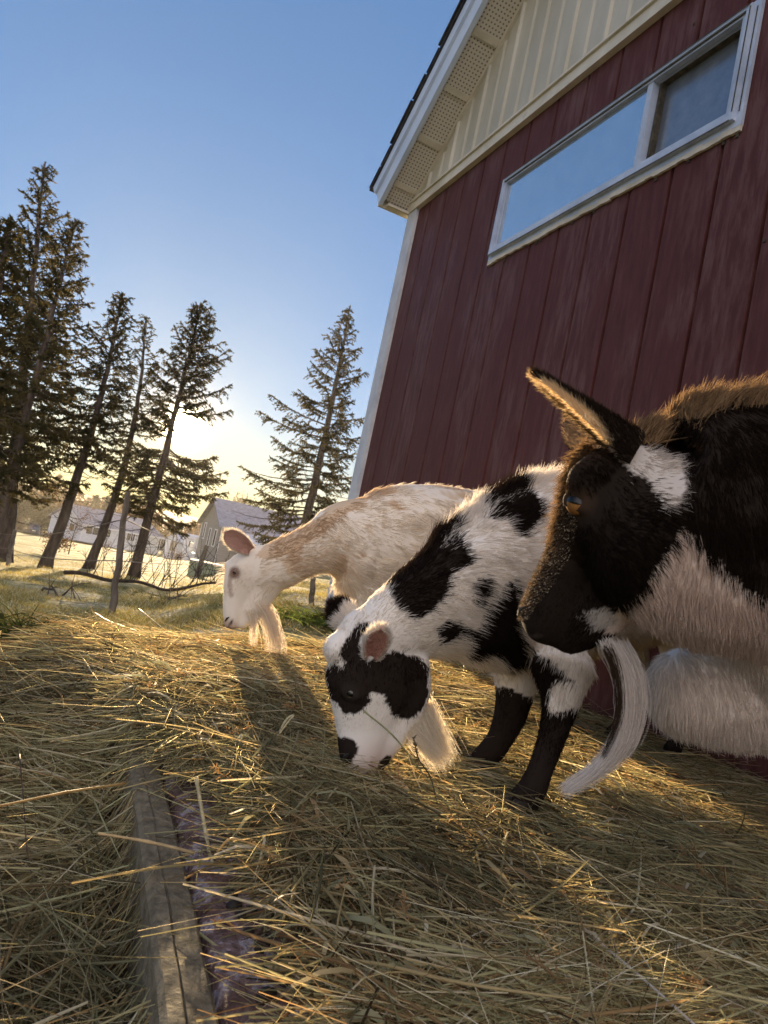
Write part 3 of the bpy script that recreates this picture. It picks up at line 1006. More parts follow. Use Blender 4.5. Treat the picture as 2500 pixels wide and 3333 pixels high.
# long white bungalow: left block and right block
A1, B1 = at(169, 1219 - 46, 104), at(318, 1197 - 5, 114)
hA, PA, dA, nA = house('long low white bungalow with a row of dark front windows', at(172, 1164, 104), at(282, 1182, 111), 9, 2.35, 2.2, 'white_siding', 'roof_grey',
      wins=[(.7, 4.7, .95, 2.05, 4), (7.6, 9.0, .95, 2.05, 2)], gwins=[(2, 3.4, .9, 1.9)])
hB, PB, dB, nB = house('white bungalow wing with a patio door, right of the first block', at(272, 1180.5, 110.6), at(343, 1189, 119), 8, 2.35, 2.1, 'white_siding', 'roof_grey',
      wins=[(2.6, 4.2, 1.0, 2.0, 2)], doors=[(8.2, 10.0, .05, 2.0, 'g')])
house('small white gabled shed with a tan door', at(355, 1187, 112), at(381, 1189.5, 112), 4, 1.75, .95, 'white_siding', 'roof_frost', doors=[(.7, 1.8, .02, 1.6)], ridge='across', over=.25, name='shed', cat='shed')
house('tiny white porch hut with one small window', at(394, 1189, 104), at(415, 1194, 104), 3, 2.1, .3, 'white_siding', 'roof_frost', wins=[(.7, 1.5, .8, 1.6, 2)], over=.2, name='hut', cat='hut')
# taupe house: gable end towards us on the left, long roof to the right
GA, GB = at(421, 1199, 64), at(465, 1211, 57)
hC, PC, dC, nC = house('taupe clapboard house with a big grey roof and white corner boards', GA, GB, 26, 3.1, 2.05, 'grey_siding', 'roof_grey', ridge='across', over=.4,
      wins=[(1.4, 2.0, 1.7, 3.0), (3.6, 4.2, .8, 2.6), (5.6, 6.3, 1.3, 2.6)], drop=1.0)
def porch():
    d, n, L = frame_of(GA, GB)
    P = lambda u, v, z: np.asarray(GA) + d * u + n * v + np.array([0, 0, z])
    mb = MB()
    mb.hexa([P(L + .2, .8, 2.75), P(L + 2.6, .8, 2.1), P(L + 2.6, 20, 2.1), P(L + .2, 20, 2.75),
             P(L + .2, .8, 2.9), P(L + 2.6, .8, 2.25), P(L + 2.6, 20, 2.25), P(L + .2, 20, 2.9)])
    mb.build('porch_roof', MAT['roof_frost'], hC)
    mb = MB()
    for v in (1.0, 5, 10, 15, 19.5):
        mb = MB(); mb.box(P(L + 2.4, v, -1), d * .12, n * .12, Zu * 3.1)
        mb.build('porch_post', MAT['white_paint'], hC)
    mb = MB()
    mb.box(P(-1.7, -.3, -.6), d * 1.6, n * 1.4, Zu * .75)
    for q in range(6): mb.box(P(-1.7 + q * .28, -.3, .15), d * .06, n * .06, Zu * .8)
    mb.box(P(-1.72, -.31, .95), d * 1.5, n * .08, Zu * .08)
    mb.build('step_railing', MAT['white_paint'], hC)
    mb = MB()
    mb.box(P(0, -.02, -.9), d * L, -n * .03, Zu * .75)
    mb.build('skirting', MAT['white_paint'], hC)
porch()

# drive
def drive():
    mb = MB()
    ys = np.linspace(90, 112, 12)
    rows = []
    for y in ys:
        for a in (-.53, -.505, -.475, -.44, -.40, -.372):
            x = a * y + (0 if y < 104 else 0)
            rows.append((x, y, float(gz(x, y)) + .22))
    V = rows; Fq = []
    for i in range(11):
        for j in range(5):
            Fq.append((i * 6 + j, i * 6 + j + 1, (i + 1) * 6 + j + 1, (i + 1) * 6 + j))
    o = mesh('drive', V, Fq, MAT['asphalt']); tag(o, kind='structure')
drive()

# ------------------------------------------------------------------ car, nose towards us
MAT['car_paint'] = surface('dark blue grey car paint', (.045, .055, .075), (.06, .07, .095), (1, 1, 1), .25, spec=.6)
MAT['tyre'] = surface('tyre rubber', (.012, .012, .012), (.025, .025, .025), (9, 9, 9), .9)
MAT['lamp'] = surface('headlamp glass', (.5, .52, .55), (.7, .72, .75), (9, 9, 9), .15, spec=.7)
MAT['metal'] = surface('grey metal', (.30, .30, .31), (.45, .45, .46), (9, 9, 9), .4, metallic=.6)
def car():
    P0 = hit(71, 1152)
    root = thing('parked_car', P0, 'dark grey compact car parked nose-on on the drive by the bungalow', 'car')
    fw = unit([-P0[0] + 3, -P0[1], 0]); rt = np.array([fw[1], -fw[0], 0])
    G = lambda x, y, z: P0 + rt * x + fw * y + np.array([0, 0, z + .05])
    # body: lofted rings front to back (y forward)
    st = [(2.05, .62, .35, .72), (1.95, .80, .24, .80), (1.3, .88, .20, .98), (.75, .89, .20, 1.05), (-1.5, .89, .20, 1.08), (-1.95, .84, .26, 1.0), (-2.1, .70, .36, .9)]
    V, Fq = [], []
    for y, wd, z0, z1 in st:
        V += [G(-wd, y, z0), G(wd, y, z0), G(wd * 1.0, y, (z0 + z1) / 2), G(wd * .90, y, z1), G(-wd * .90, y, z1), G(-wd, y, (z0 + z1) / 2)]
    for i in range(len(st) - 1):
        for j in range(6): Fq.append((i * 6 + j, i * 6 + (j + 1) % 6, i * 6 + 6 + (j + 1) % 6, i * 6 + 6 + j))
    Fq += [tuple(range(5, -1, -1)), tuple(len(V) - 6 + j for j in range(6))]
    st2 = [(.85, .80, 1.0, 1.03), (.15, .68, 1.0, 1.50), (-.6, .66, 1.0, 1.55), (-1.3, .66, 1.0, 1.50), (-1.9, .76, 1.0, 1.05)]
    b = len(V)
    for y, wd, z0, z1 in st2:
        V += [G(-.84, y, z0), G(.84, y, z0), G(wd, y, z1), G(-wd, y, z1)]
    for i in range(len(st2) - 1):
        for j in range(4): Fq.append((b + i * 4 + j, b + i * 4 + (j + 1) % 4, b + i * 4 + 4 + (j + 1) % 4, b + i * 4 + 4 + j))
    body = mesh('body', V, Fq, MAT['car_paint'], root)
    mb = MB()
    mb.add([G(-.70, .80, 1.07), G(.70, .80, 1.07), G(.60, .22, 1.46), G(-.60, .22, 1.46)], [(0, 1, 2, 3)])
    mb.build('windscreen', MAT['dark_glass'], root)
    for s in (-1, 1):
        mb = MB()
        mb.hexa([G(s * .52, 1.99, .62), G(s * .80, 1.93, .64), G(s * .82, 1.80, .64), G(s * .55, 1.84, .62), G(s * .52, 1.99, .76), G(s * .80, 1.93, .80), G(s * .82, 1.80, .80), G(s * .55, 1.84, .78)])
        mb.build('headlight', MAT['lamp'], root)
        mb = MB(); mb.box(G(s * .92 - .06, .55, 1.02), rt * .14, fw * .14, Zu * .12); mb.build('wing_mirror', MAT['car_paint'], root)
        for y in (1.25, -1.3):
            mb = MB()
            mb.tube([G(s * .80, y, .30), G(s * .66, y, .30)], .31, 16)
            wo = mb.build('wheel', MAT['tyre'], root)
            mb = MB(); mb.tube([G(s * .815, y, .30), G(s * .79, y, .30)], .19, 12); mb.build('rim', MAT['metal'], wo)
    mb = MB()
    mb.box(G(-.5, 2.055, .36), rt * 1.0, fw * .02, Zu * .16)
    mb.build('grille', MAT['tyre'], root)
    mb = MB(); mb.box(G(-.26, 2.08, .45), rt * .52, fw * .01, Zu * .11); mb.build('number_plate', MAT['white_paint'], root)
car()

# pale green box below the taupe house
def box_bin():
    Pa = hit(403, 1243); Y = Pa[1]
    Pb = at(490, 1251, Y)
    d = unit((Pb - Pa) * [1, 1, 0]); n = np.array([-d[1], d[0], 0])
    L = np.linalg.norm((Pb - Pa)[:2])
    h = mpp(Y) * 36
    root = thing('garden_box', Pa, 'pale green boarded box with a white lid in the field', 'box')
    mb = MB()
    for q in range(4):
        mb.box(Pa + Zu * (h * q / 4 - .05), d * L, n * .8, Zu * (h / 4 - .01))
    mb.build('side', MAT['pale_green'], root)
    mb = MB(); mb.box(Pa - d * .04 - n * .04 + Zu * (h - .055), d * (L + .08), n * .88, Zu * .05)
    mb.build('lid', MAT['roof_frost'], root)
box_bin()

# distant trees and shrubs
round_tree(at(505, 1150, 92) * [1, 1, 0] + [0, 0, float(gz(*at(505, 1150, 92)[:2]))], 9.4, 3.2, 3, 'round russet weeping tree behind the taupe house roof', 'dry', True, cards=5000, clen=.8, cw=.10, trunk=.25)
round_tree(hit(148, 1197), 2.6, 1.0, 4, 'small bare sapling in front of the bungalow windows', 'dry', cards=240, clen=.2, cw=.03, trunk=.03)
round_tree(hit(112, 1200), .9, .55, 6, 'little dry bush at the end of the drive', 'dry', cards=500, clen=.16, cw=.04, trunk=0.02, name='bush', cat='bush', t0=.1)
round_tree(hit(226, 1208), 1.1, .3, 14, 'thin bare seedling on the frosty field', 'dry', cards=60, clen=.16, cw=.02, trunk=.02)
round_tree(hit(378, 1213), 1.1, .9, 7, 'low brown bush on the field before the shed', 'dry', cards=900, clen=.16, cw=.03, trunk=0.02, name='bush', cat='bush', t0=.05)
round_tree(hit(372, 1192), 1.0, .7, 8, 'rusty shrub between the shed and the porch hut', 'dry', cards=700, clen=.2, cw=.06, trunk=0.02, name='bush', cat='bush', t0=.05)
round_tree(hit(520, 1222), 1.9, 1.0, 9, 'bushy dark shrub against the taupe house wall', 'olive', cards=1800, clen=.16, cw=.05, trunk=.03, name='bush', cat='bush', t0=.05)
round_tree(hit(585, 1240), 1.7, 1.1, 10, 'young open sapling under the lone spruce', 'dry', cards=700, clen=.14, cw=.02, trunk=.03)
for q, (px, py, h, r) in enumerate(((40, 1120, 6.0, 2.2), (95, 1122, 5.0, 1.9), (5, 1125, 7.0, 2.4))):
    P = at(px, py, 118 + q * 3); P[2] = float(gz(P[0], P[1]))
    round_tree(P, h, r, 20 + q, ['dark green bushy tree behind the parked car', 'dark low tree by the bungalow gable end', 'tall dark tree at the left edge behind the drive'][q], 'olive', cards=2600, clen=.5, cw=.2, trunk=.15)
# tan weeds behind the car
round_tree(hit(30, 1146), 1.0, 2.6, 25, 'tan dry weeds left of the parked car', 'dry', cards=1600, clen=.4, cw=.06, trunk=.01, name='dry_weeds', cat='weeds', t0=.05)

# ------------------------------------------------------------------ fence posts, wires
MAT['post'] = surface('weathered grey post', (.08, .068, .055), (.19, .165, .135), (18, 18, 3), .95, .8)
MAT['wire'] = surface('rusty fence wire', (.10, .08, .06), (.22, .18, .14), (9, 9, 9), .5, metallic=.5)
def post(bx, by, tx, ty, wpx, label, Y=None, seed=0, name='fence_post'):
    P = hit(bx, by) if Y is None else at(bx, by, Y)
    T = at(tx, ty, P[1])
    root = thing(name, P, label, 'post', 'old fence posts')
    rng = np.random.RandomState(seed)
    n = 9
    pts = np.array([P + (T - P) * t for t in np.linspace(0, 1, n)])
    pts[0] -= [0, 0, .2]
    pts[1:-1] += rng.normal(scale=.006, size=(n - 2, 3))
    r = mpp(P[1]) * wpx / 2
    mb = MB(); mb.tube(pts, r * np.linspace(1.12, .86, n) * rng.uniform(.93, 1.07, n), 9)
    mb.build('shaft', MAT['post'], root, smooth=False)
    for t in (.45, .7, .88):
        q = P + (T - P) * t + np.array([0, -r * .98, 0])
        mb = MB(); mb.tube([q + [-.012, 0, .008], q + [0, -.006, 0], q + [.012, 0, .006]], .0022, 5)
        mb.build('staple', MAT['wire'], root)
    return P, T
posts = {}
posts['a'] = post(241, 1326, 277, 1062, 14, 'tallest grey fence post, in front of the spruce with the sun', seed=1)
posts['b'] = post(668, 1343, 679, 1240, 13, 'short brown fence post between the white goat and the barn corner', Y=4.6, seed=2)
posts['c'] = post(15, 1224, 33, 1144, 9, 'thin dark fence post at the left edge beside the big spruces', seed=3)
posts['d'] = post(425, 1245, 447, 1178, 11, 'leaning dark fence post in front of the pale green box', seed=4)
def wire(name, label, pts, r=.0028, sag=.06, tw=True):
    mb = MB()
    for a, b in zip(pts[:-1], pts[1:]):
        a, b = np.asarray(a), np.asarray(b)
        t = np.linspace(0, 1, 14)
        p = a + np.outer(t, b - a); p[:, 2] -= sag * 4 * t * (1 - t)
        mb.tube(p, r, 5, cap=False)
    o = mb.build(name, MAT['wire'], base=pts[0]); tag(o, label, 'wire', 'fence wires')
lerp = lambda k, t: posts[k][0] + (posts[k][1] - posts[k][0]) * t
for t, lab in ((.48, 'lower fence wire strung between the grey posts'), (.86, 'upper fence wire strung between the grey posts')):
    far = lerp('c', t)
    wire('fence_wire', lab, [far + np.array([-4, .5, -.3]), far, lerp('a', t * .9), lerp('d', t)], r=.0045)

# ------------------------------------------------------------------ fallen limb with upright twigs
def fallen_limb():
    A, B = hit(137, 1249), hit(520, 1262)
    B = at(520, 1262, A[1] * .93); 
    root = thing('fallen_branch', A, 'long fallen branch with upright bare twigs lying along the fence line', 'branch')
    rng = np.random.RandomState(11)
    n = 22
    t = np.linspace(0, 1, n)
    p = A + np.outer(t, B - A)
    p[:, 2] = gz(p[:, 0], p[:, 1]) + .10 + .03 * np.sin(t * 17)
    mb = MB(); mb.tube(p, np.linspace(.038, .016, n), 8)
    mb.build('limb', MAT['twig'], root, smooth=True)
    mb = MB()
    for q in range(58):
        s = rng.uniform(.12, 1.0)
        o = np.array([np.interp(s, t, p[:, i]) for i in range(3)])
        l = rng.uniform(.35, 1.25)
        d = unit([rng.normal(scale=.35) + .15, rng.normal(scale=.4), 1.0])
        cv = np.array([rng.normal(scale=.35), rng.normal(scale=.3), -.2])
        ss = np.linspace(0, 1, 6)
        pts = o + np.outer(ss * l, d) + np.outer(ss ** 2 * l * .5, cv)
        mb.tube(pts, np.linspace(.007, .002, 6), 4, cap=False)
        for k in range(rng.randint(1, 5)):
            s2 = rng.randint(1, 5)
            d2 = unit(d + rng.normal(size=3) * .6)
            mb.tube([pts[s2], pts[s2] + d2 * l * .16, pts[s2] + d2 * l * .3], [.005, .004, .002], 3, cap=False)
    mb.build('twigs', MAT['twig'], root)
    # broken stick on the grass in front
    for k, (px, py, qx, qy, lab) in enumerate(((83, 1279, 160, 1300, 'broken dark stick lying on the grass left of the tall post'), (330, 1312, 400, 1302, 'short forked twig lying on the grass right of the tall post'))):
        A2, B2 = hit(px, py), hit(qx, qy)
        root2 = thing('stick', A2, lab, 'stick')
        mb = MB()
        t = np.linspace(0, 1, 8); pp = A2 + np.outer(t, B2 - A2); pp[:, 2] = gz(pp[:, 0], pp[:, 1]) + .05 + .03 * rng.normal(size=8)
        mb.tube(pp, np.linspace(.014, .006, 8), 6)
        for q in range(14):
            s = rng.randint(2, 7); d2 = unit(rng.normal(size=3) + [0, 0, .5])
            mb.tube([pp[s], pp[s] + d2 * .1, pp[s] + d2 * .2 + [0, 0, -.03]], [.005, .004, .002], 4, cap=False)
        mb.build('wood', MAT['bark'], root2)
fallen_limb()
# ------------------------------------------------------------------ feeding platform: timber edge and painted boards
MAT['timber'] = surface('weathered grey timber', (.10, .085, .055), (.21, .18, .12), (70, 70, 70), .9, .8, extra=[(.82, (.06, .05, .038))])
MAT['red_boards'] = surface('worn red painted boards', (.095, .05, .036), (.17, .115, .11), (34, 34, 34), .7, 1.0, lo=.38, hi=.52, extra=[(.60, (.40, .37, .41)), (.72, (.10, .055, .042))], bscale=160)
E0, E1 = on_z(345, 2212, 0.0), on_z(290, 1726, 0.0)     # left edge of the timber
ED = unit(E1 - E0); EN = np.array([ED[1], -ED[0], 0.0]) # along it, and to the right
def platform():
    rng = np.random.RandomState(3)
    root = thing('platform', E0 - Zu * .12, 'low feeding platform of worn red boards with a grey timber edge under the hay', 'platform')
    # timber edge, slightly wavy with splits
    n = 60
    ss = np.linspace(-1.6, 1.25, n)
    V, Fq = [], []
    prof = [(0, -.20), (0, -.006), (.004, 0), (.015, .0012), (.0158, -.0012), (.0165, -.0012), (.0175, .001), (.037, 0), (.041, -.005), (.041, -.14)]
    k = len(prof)
    P0 = E0 + Zu * .006
    for i, s in enumerate(ss):
        wob = .0012 * math.sin(s * 9) + rng.normal() * .0004
        gr = .0016 * math.sin(s * 6.3) + .0010 * math.sin(s * 17 + 1)
        for qi, (a, z) in enumerate(prof):
            if 4 <= qi <= 5: a = a + gr; z = z * max(0, math.sin(s * 8.0 + 1.0) + .25)
            V.append(P0 + ED * s + EN * (a + wob) + Zu * (z + rng.normal() * .0004))
    for i in range(n - 1):
        for j in range(k - 1): Fq.append((i * k + j, i * k + j + 1, (i + 1) * k + j + 1, (i + 1) * k + j))
    Fq.append(tuple(range(k))); Fq.append(tuple((n - 1) * k + j for j in range(k - 1, -1, -1)))
    me = mesh('timber_edge', V, [f[::-1] for f in Fq], MAT['timber'], root)
    # boards beyond it, rounded and chipped along the first edge
    for b in range(6):
        a0 = .045 + b * .30
        mb = MB(); m = 50
        V = []
        prof = [(a0, -.05), (a0 + .001, -.012), (a0 + .006, -.004), (a0 + .016, .000), (a0 + .15, .001), (a0 + .284, .000), (a0 + .294, -.006), (a0 + .294, -.05)]
        k = len(prof)
        for i, s in enumerate(np.linspace(-1.6, 1.6, m)):
            for (a, z) in prof:
                V.append(P0 + ED * s + EN * (a + rng.normal() * .0006) + Zu * (z - .002 + rng.normal() * .0006))
        Fq = [(i * k + j, (i + 1) * k + j, (i + 1) * k + j + 1, i * k + j + 1) for i in range(m - 1) for j in range(k - 1)]
        mesh('board', V, Fq, MAT['red_boards'], root, smooth=True)
platform()

def side_of_edge(x, y):
    """signed distance to the right of the timber's left edge"""
    return (x - E0[0]) * EN[0] + (y - E0[1]) * EN[1]

BARE = [on_z(px, py, 0) for px, py in ((330, 1760), (390, 1900), (430, 2060), (460, 2200))]
BARE2 = [(on_z(520, 1960, 0), .030), (on_z(590, 2050, 0), .036), (on_z(600, 2190, 0), .034), (on_z(490, 1830, 0), .020), (on_z(760, 2010, 0), .022), (on_z(720, 1910, 0), .018)]
def bare(x, y):
    """0 (thick hay) .. 1 (boards show)"""
    s = side_of_edge(x, y)
    P = np.column_stack([x, y, np.zeros(len(x))])
    wob = noise(P, 16, 2) * .02
    along = (x - E0[0]) * ED[0] + (y - E0[1]) * ED[1]
    b = np.clip(1.6 - np.abs(s - .042 + wob * .5) / .050, 0, 1) * np.clip((np.where(s < .045, .66, .50) - along) / .12, 0, 1)
    for c, r in BARE2:
        d = np.hypot(x - c[0], y - c[1]) + wob
        b = np.maximum(b, np.clip(1.25 - d / r, 0, 1))
    return np.clip(b * 1.5, 0, 1)

MOUNDS = [(on_z(560, 1400, .06), .42, .070), (on_z(400, 1430, .05), .40, .05), (on_z(250, 1500, .03), .5, .045), (on_z(860, 1420, .05), .5, .03),
          (on_z(640, 1530, .05), .25, .022), (on_z(1000, 1640, .03), .2, .02), (on_z(1500, 1750, .02), .35, .03), (on_z(120, 1560, -.02), .4, .05)]
PITS = [at(1128, 1738, 1.10), at(1150, 1725, 1.10), at(1040, 1645, 1.265)]
def hay_z(x, y):
    s = side_of_edge(x, y)
    low = -.105 + .105 * np.clip((y - .98) / .62, 0, 1)     # the hay left of the timber lies lower, and closes up further back
    z = np.where(s < 0, low, .006)
    k = np.clip((s + .012) / .012, 0, 1)
    z = low * (1 - k) + .006 * k
    for c, r, h in MOUNDS:
        z = z + .28 * h * np.exp(-((x - c[0]) ** 2 + (y - c[1]) ** 2) / (r * r))
    P = np.column_stack([x, y, np.zeros(len(x))])
    z = z + .009 * noise(P, 6, 3) + .004 * noise(P, 22, 4)
    # thin out into the field
    lim = np.interp(x / np.maximum(y, .3), [-.62, -.5, -.42, -.34, -.2, -.1, .0, .2], [1.45, 1.6, 1.95, 2.25, 2.5, 2.8, 3.2, 3.6])
    far = np.clip((y - lim * .8) / (lim * .3), 0, 1)
    g = gz(x, y)
    z = z * (1 - far) + (g + .02) * far
    z = z - .02 * bare(x, y)
    for c in PITS: z = z - .020 * np.exp(-((x - c[0]) ** 2 + (y - c[1]) ** 2) / .055 ** 2)
    # the red boards show as they are where the hay is thin
    return z

def hay_density(x, y):
    d = np.ones(len(x))
    P = np.column_stack([x, y, np.zeros(len(x))])
    lim = np.interp(x / y, [-.62, -.5, -.42, -.34, -.2, -.1, .0, .2], [1.45, 1.6, 1.95, 2.25, 2.5, 2.8, 3.2, 3.6])
    d *= np.clip((lim * (1 + .10 * noise(P, 2.2, 5)) - y) / .22 + .5, 0, 1) * (1 - .97 * bare(x, y)) * np.where((side_of_edge(x, y) < 0) & (y < 1.3), .62, 1.0)
    return d

# the packed bed of chaff under the loose straws
def hay_bed():
    m, t, o = new_mat('packed hay chaff')
    b = t.nodes.new('ShaderNodeBsdfPrincipled'); b.inputs['Roughness'].default_value = .9
    tc = t.nodes.new('ShaderNodeTexCoord')
    n = t.nodes.new('ShaderNodeTexNoise'); n.inputs['Scale'].default_value = 130; n.inputs['Detail'].default_value = 7
    t.links.new(tc.outputs['Object'], n.inputs['Vector'])
    t.links.new(ramp(t, n.outputs['Fac'], [(.3, (.022, .018, .009)), (.55, (.065, .052, .026)), (.75, (.18, .14, .07))]), b.inputs['Base Color'])
    bp = t.nodes.new('ShaderNodeBump'); bp.inputs['Strength'].default_value = 1; bp.inputs['Distance'].default_value = .012
    t.links.new(n.outputs['Fac'], bp.inputs['Height']); t.links.new(bp.outputs[0], b.inputs['Normal'])
    t.links.new(b.outputs[0], o.inputs['Surface'])
    xs = np.linspace(-2.4, 3.0, 150); ys = np.concatenate([np.linspace(-.8, .18, 40), np.linspace(.2, 2.0, 130), np.linspace(2.03, 3.9, 60)])
    X, Y = np.meshgrid(xs, ys, indexing='ij')
    x, y = X.ravel(), Y.ravel()
    z = hay_z(x, y) - .012 - .03 * bare(x, y)
    edge = np.clip(hay_density(x, y) + bare(x, y) + (y < 1.3), 0, 1)
    z = np.where(edge < 1, np.minimum(z, gz(x, y) + .005) - .05 * (1 - edge), z)
    n1, n2 = X.shape
    i, j = np.meshgrid(np.arange(n1 - 1), np.arange(n2 - 1), indexing='ij'); i, j = i.ravel(), j.ravel()
    Fq = np.column_stack([i * n2 + j, (i + 1) * n2 + j, (i + 1) * n2 + j + 1, i * n2 + j + 1])
    o = mesh('hay_bed', np.column_stack([x, y, z]), np.ascontiguousarray(Fq), m, smooth=True)
    tag(o, 'packed bed of chaff beneath the loose hay', 'hay', kind='stuff')
hay_bed()

MAT['straw'] = strand_mat('hay straw', trans=.48, gloss=.07, rough=.3, boost=(1.15, 1.0, .8))
STRAW = np.array([[.56, .46, .25], [.50, .46, .26], [.42, .42, .25], [.36, .25, .13], [.74, .68, .49], [.28, .28, .16], [.12, .085, .05]])
SPROB = np.array([.19, .18, .18, .09, .15, .11, .10])

MAT['hay_leaf'] = attr_mat('dry hay leaf', rough=.6, trans=.4)
def scatter(count, rng, ymin, ymax, pw=1.3, amin=-.62, amax=.62, box=None):
    """points on the hay, denser towards the camera"""
    out = []
    tot = 0
    while tot < count:
        k = count
        e = 2 - pw
        y = (ymin ** e + rng.rand(k) * (ymax ** e - ymin ** e)) ** (1 / e)
        x = rng.uniform(amin, amax, k) * (y + .15)
        if box is not None:
            x = rng.uniform(box[0], box[1], k); y = rng.uniform(box[2], box[3], k)
        keep = rng.rand(k) < hay_density(x, np.maximum(y, .3))
        P = np.column_stack([x[keep], y[keep]])
        out.append(P); tot += len(P)
    return np.vstack(out)[:count]

def straw_set(name, count, rng, ymin, ymax, l0, l1, r0, r1, thick, up=.10, pw=1.3, label=None, flow=1.0, curve=.18, box=None):
    XY = scatter(count, rng, ymin, ymax, pw, box=box)
    x, y = XY[:, 0], XY[:, 1]
    L = np.exp(rng.uniform(math.log(l0), math.log(l1), count))
    P3 = np.column_stack([x, y, np.zeros(count)])
    s = side_of_edge(x, y)
    # the lie of the hay: swept down to the right on the platform, more tangled elsewhere
    pref = -.40 + 1.0 * noise(P3, 3.0, 6) + .8 * noise(P3, 11, 2)
    spread = np.where(s > .05, .55, 1.0)
    a = pref + rng.normal(size=count) * spread * flow
    a = np.where(rng.rand(count) < np.where(s < .03, .5, .22), rng.uniform(-math.pi, math.pi, count), a)
    tilt = rng.normal(size=count) * up + .02
    n = 5
    t = np.linspace(-.5, .5, n)
    d = np.column_stack([np.cos(a), np.sin(a)])
    nrm = np.column_stack([-d[:, 1], d[:, 0]])
    cv = rng.normal(size=count) * curve; kink = rng.normal(size=count) * curve * .5
    lat = cv[:, None] * (t[None] ** 2 - .08) * 1.2 + kink[:, None] * np.abs(t[None]) 
    px = x[:, None] + L[:, None] * (t[None] * d[:, :1] + lat * nrm[:, :1])
    py = y[:, None] + L[:, None] * (t[None] * d[:, 1:] + lat * nrm[:, 1:])
    zz = hay_z(px.ravel(), py.ravel()).reshape(px.shape)
    lift = rng.rand(count) ** 1.6 * thick * np.where(s < -.02, 2.4, 1.0)
    zc = hay_z(x, y)
    rigid = np.clip(L / .16, .25, .9)[:, None]
    z = zz * (1 - rigid) + zc[:, None] * rigid + lift[:, None] + L[:, None] * t[None] * tilt[:, None]
    z = np.maximum(z, zz - .004)
    z = z - L[:, None] * .25 * (t[None] ** 2) * rng.rand(count)[:, None] * .5
    R = np.exp(rng.uniform(math.log(r0), math.log(r1), count))[:, None] * np.array([.75, 1, 1, .95, .6])[None]
    ci = rng.choice(len(STRAW), count, p=SPROB)
    # near hay greener and darker, the foreground's shade put into the colour
    col = STRAW[ci].copy()
    g = np.clip(.5 + .6 * noise(P3, 2.1, 1), 0, 1)[:, None] * np.clip(1.6 - y, 0, 1)[:, None]
    col = col * (1 - .40 * g) + np.array([.42, .45, .29]) * .40 * g
    col *= (1 + .27 * rng.normal(size=count).clip(-2, 2))[:, None] * np.array([1.0, .98, .93]) * (.80 + .26 * noise(P3, 9, 0) + .05 * np.clip(y - 1, 0, 1))[:, None]
    low = np.clip(lift / thick * 2.2 + .35, .35, 1)[:, None] if False else 1
    bb = bare(px.ravel(), py.ravel()).reshape(px.shape).mean(1)
    kp = (bb < .35) | (rng.rand(count) < np.where(side_of_edge(x, y) < .05, .22, .34))
    st = zz.max(1) - zz.min(1)
    kp &= (st < .06) | (rng.rand(count) < .45)
    px, py, z, R, col = px[kp], py[kp], z[kp], R[kp], col[kp]
    o = strands(name, np.stack([px, py, z], -1), R, np.clip(col * low, .01, .8), MAT['straw'])
    tag(o, label, 'hay', kind='stuff')
    return o

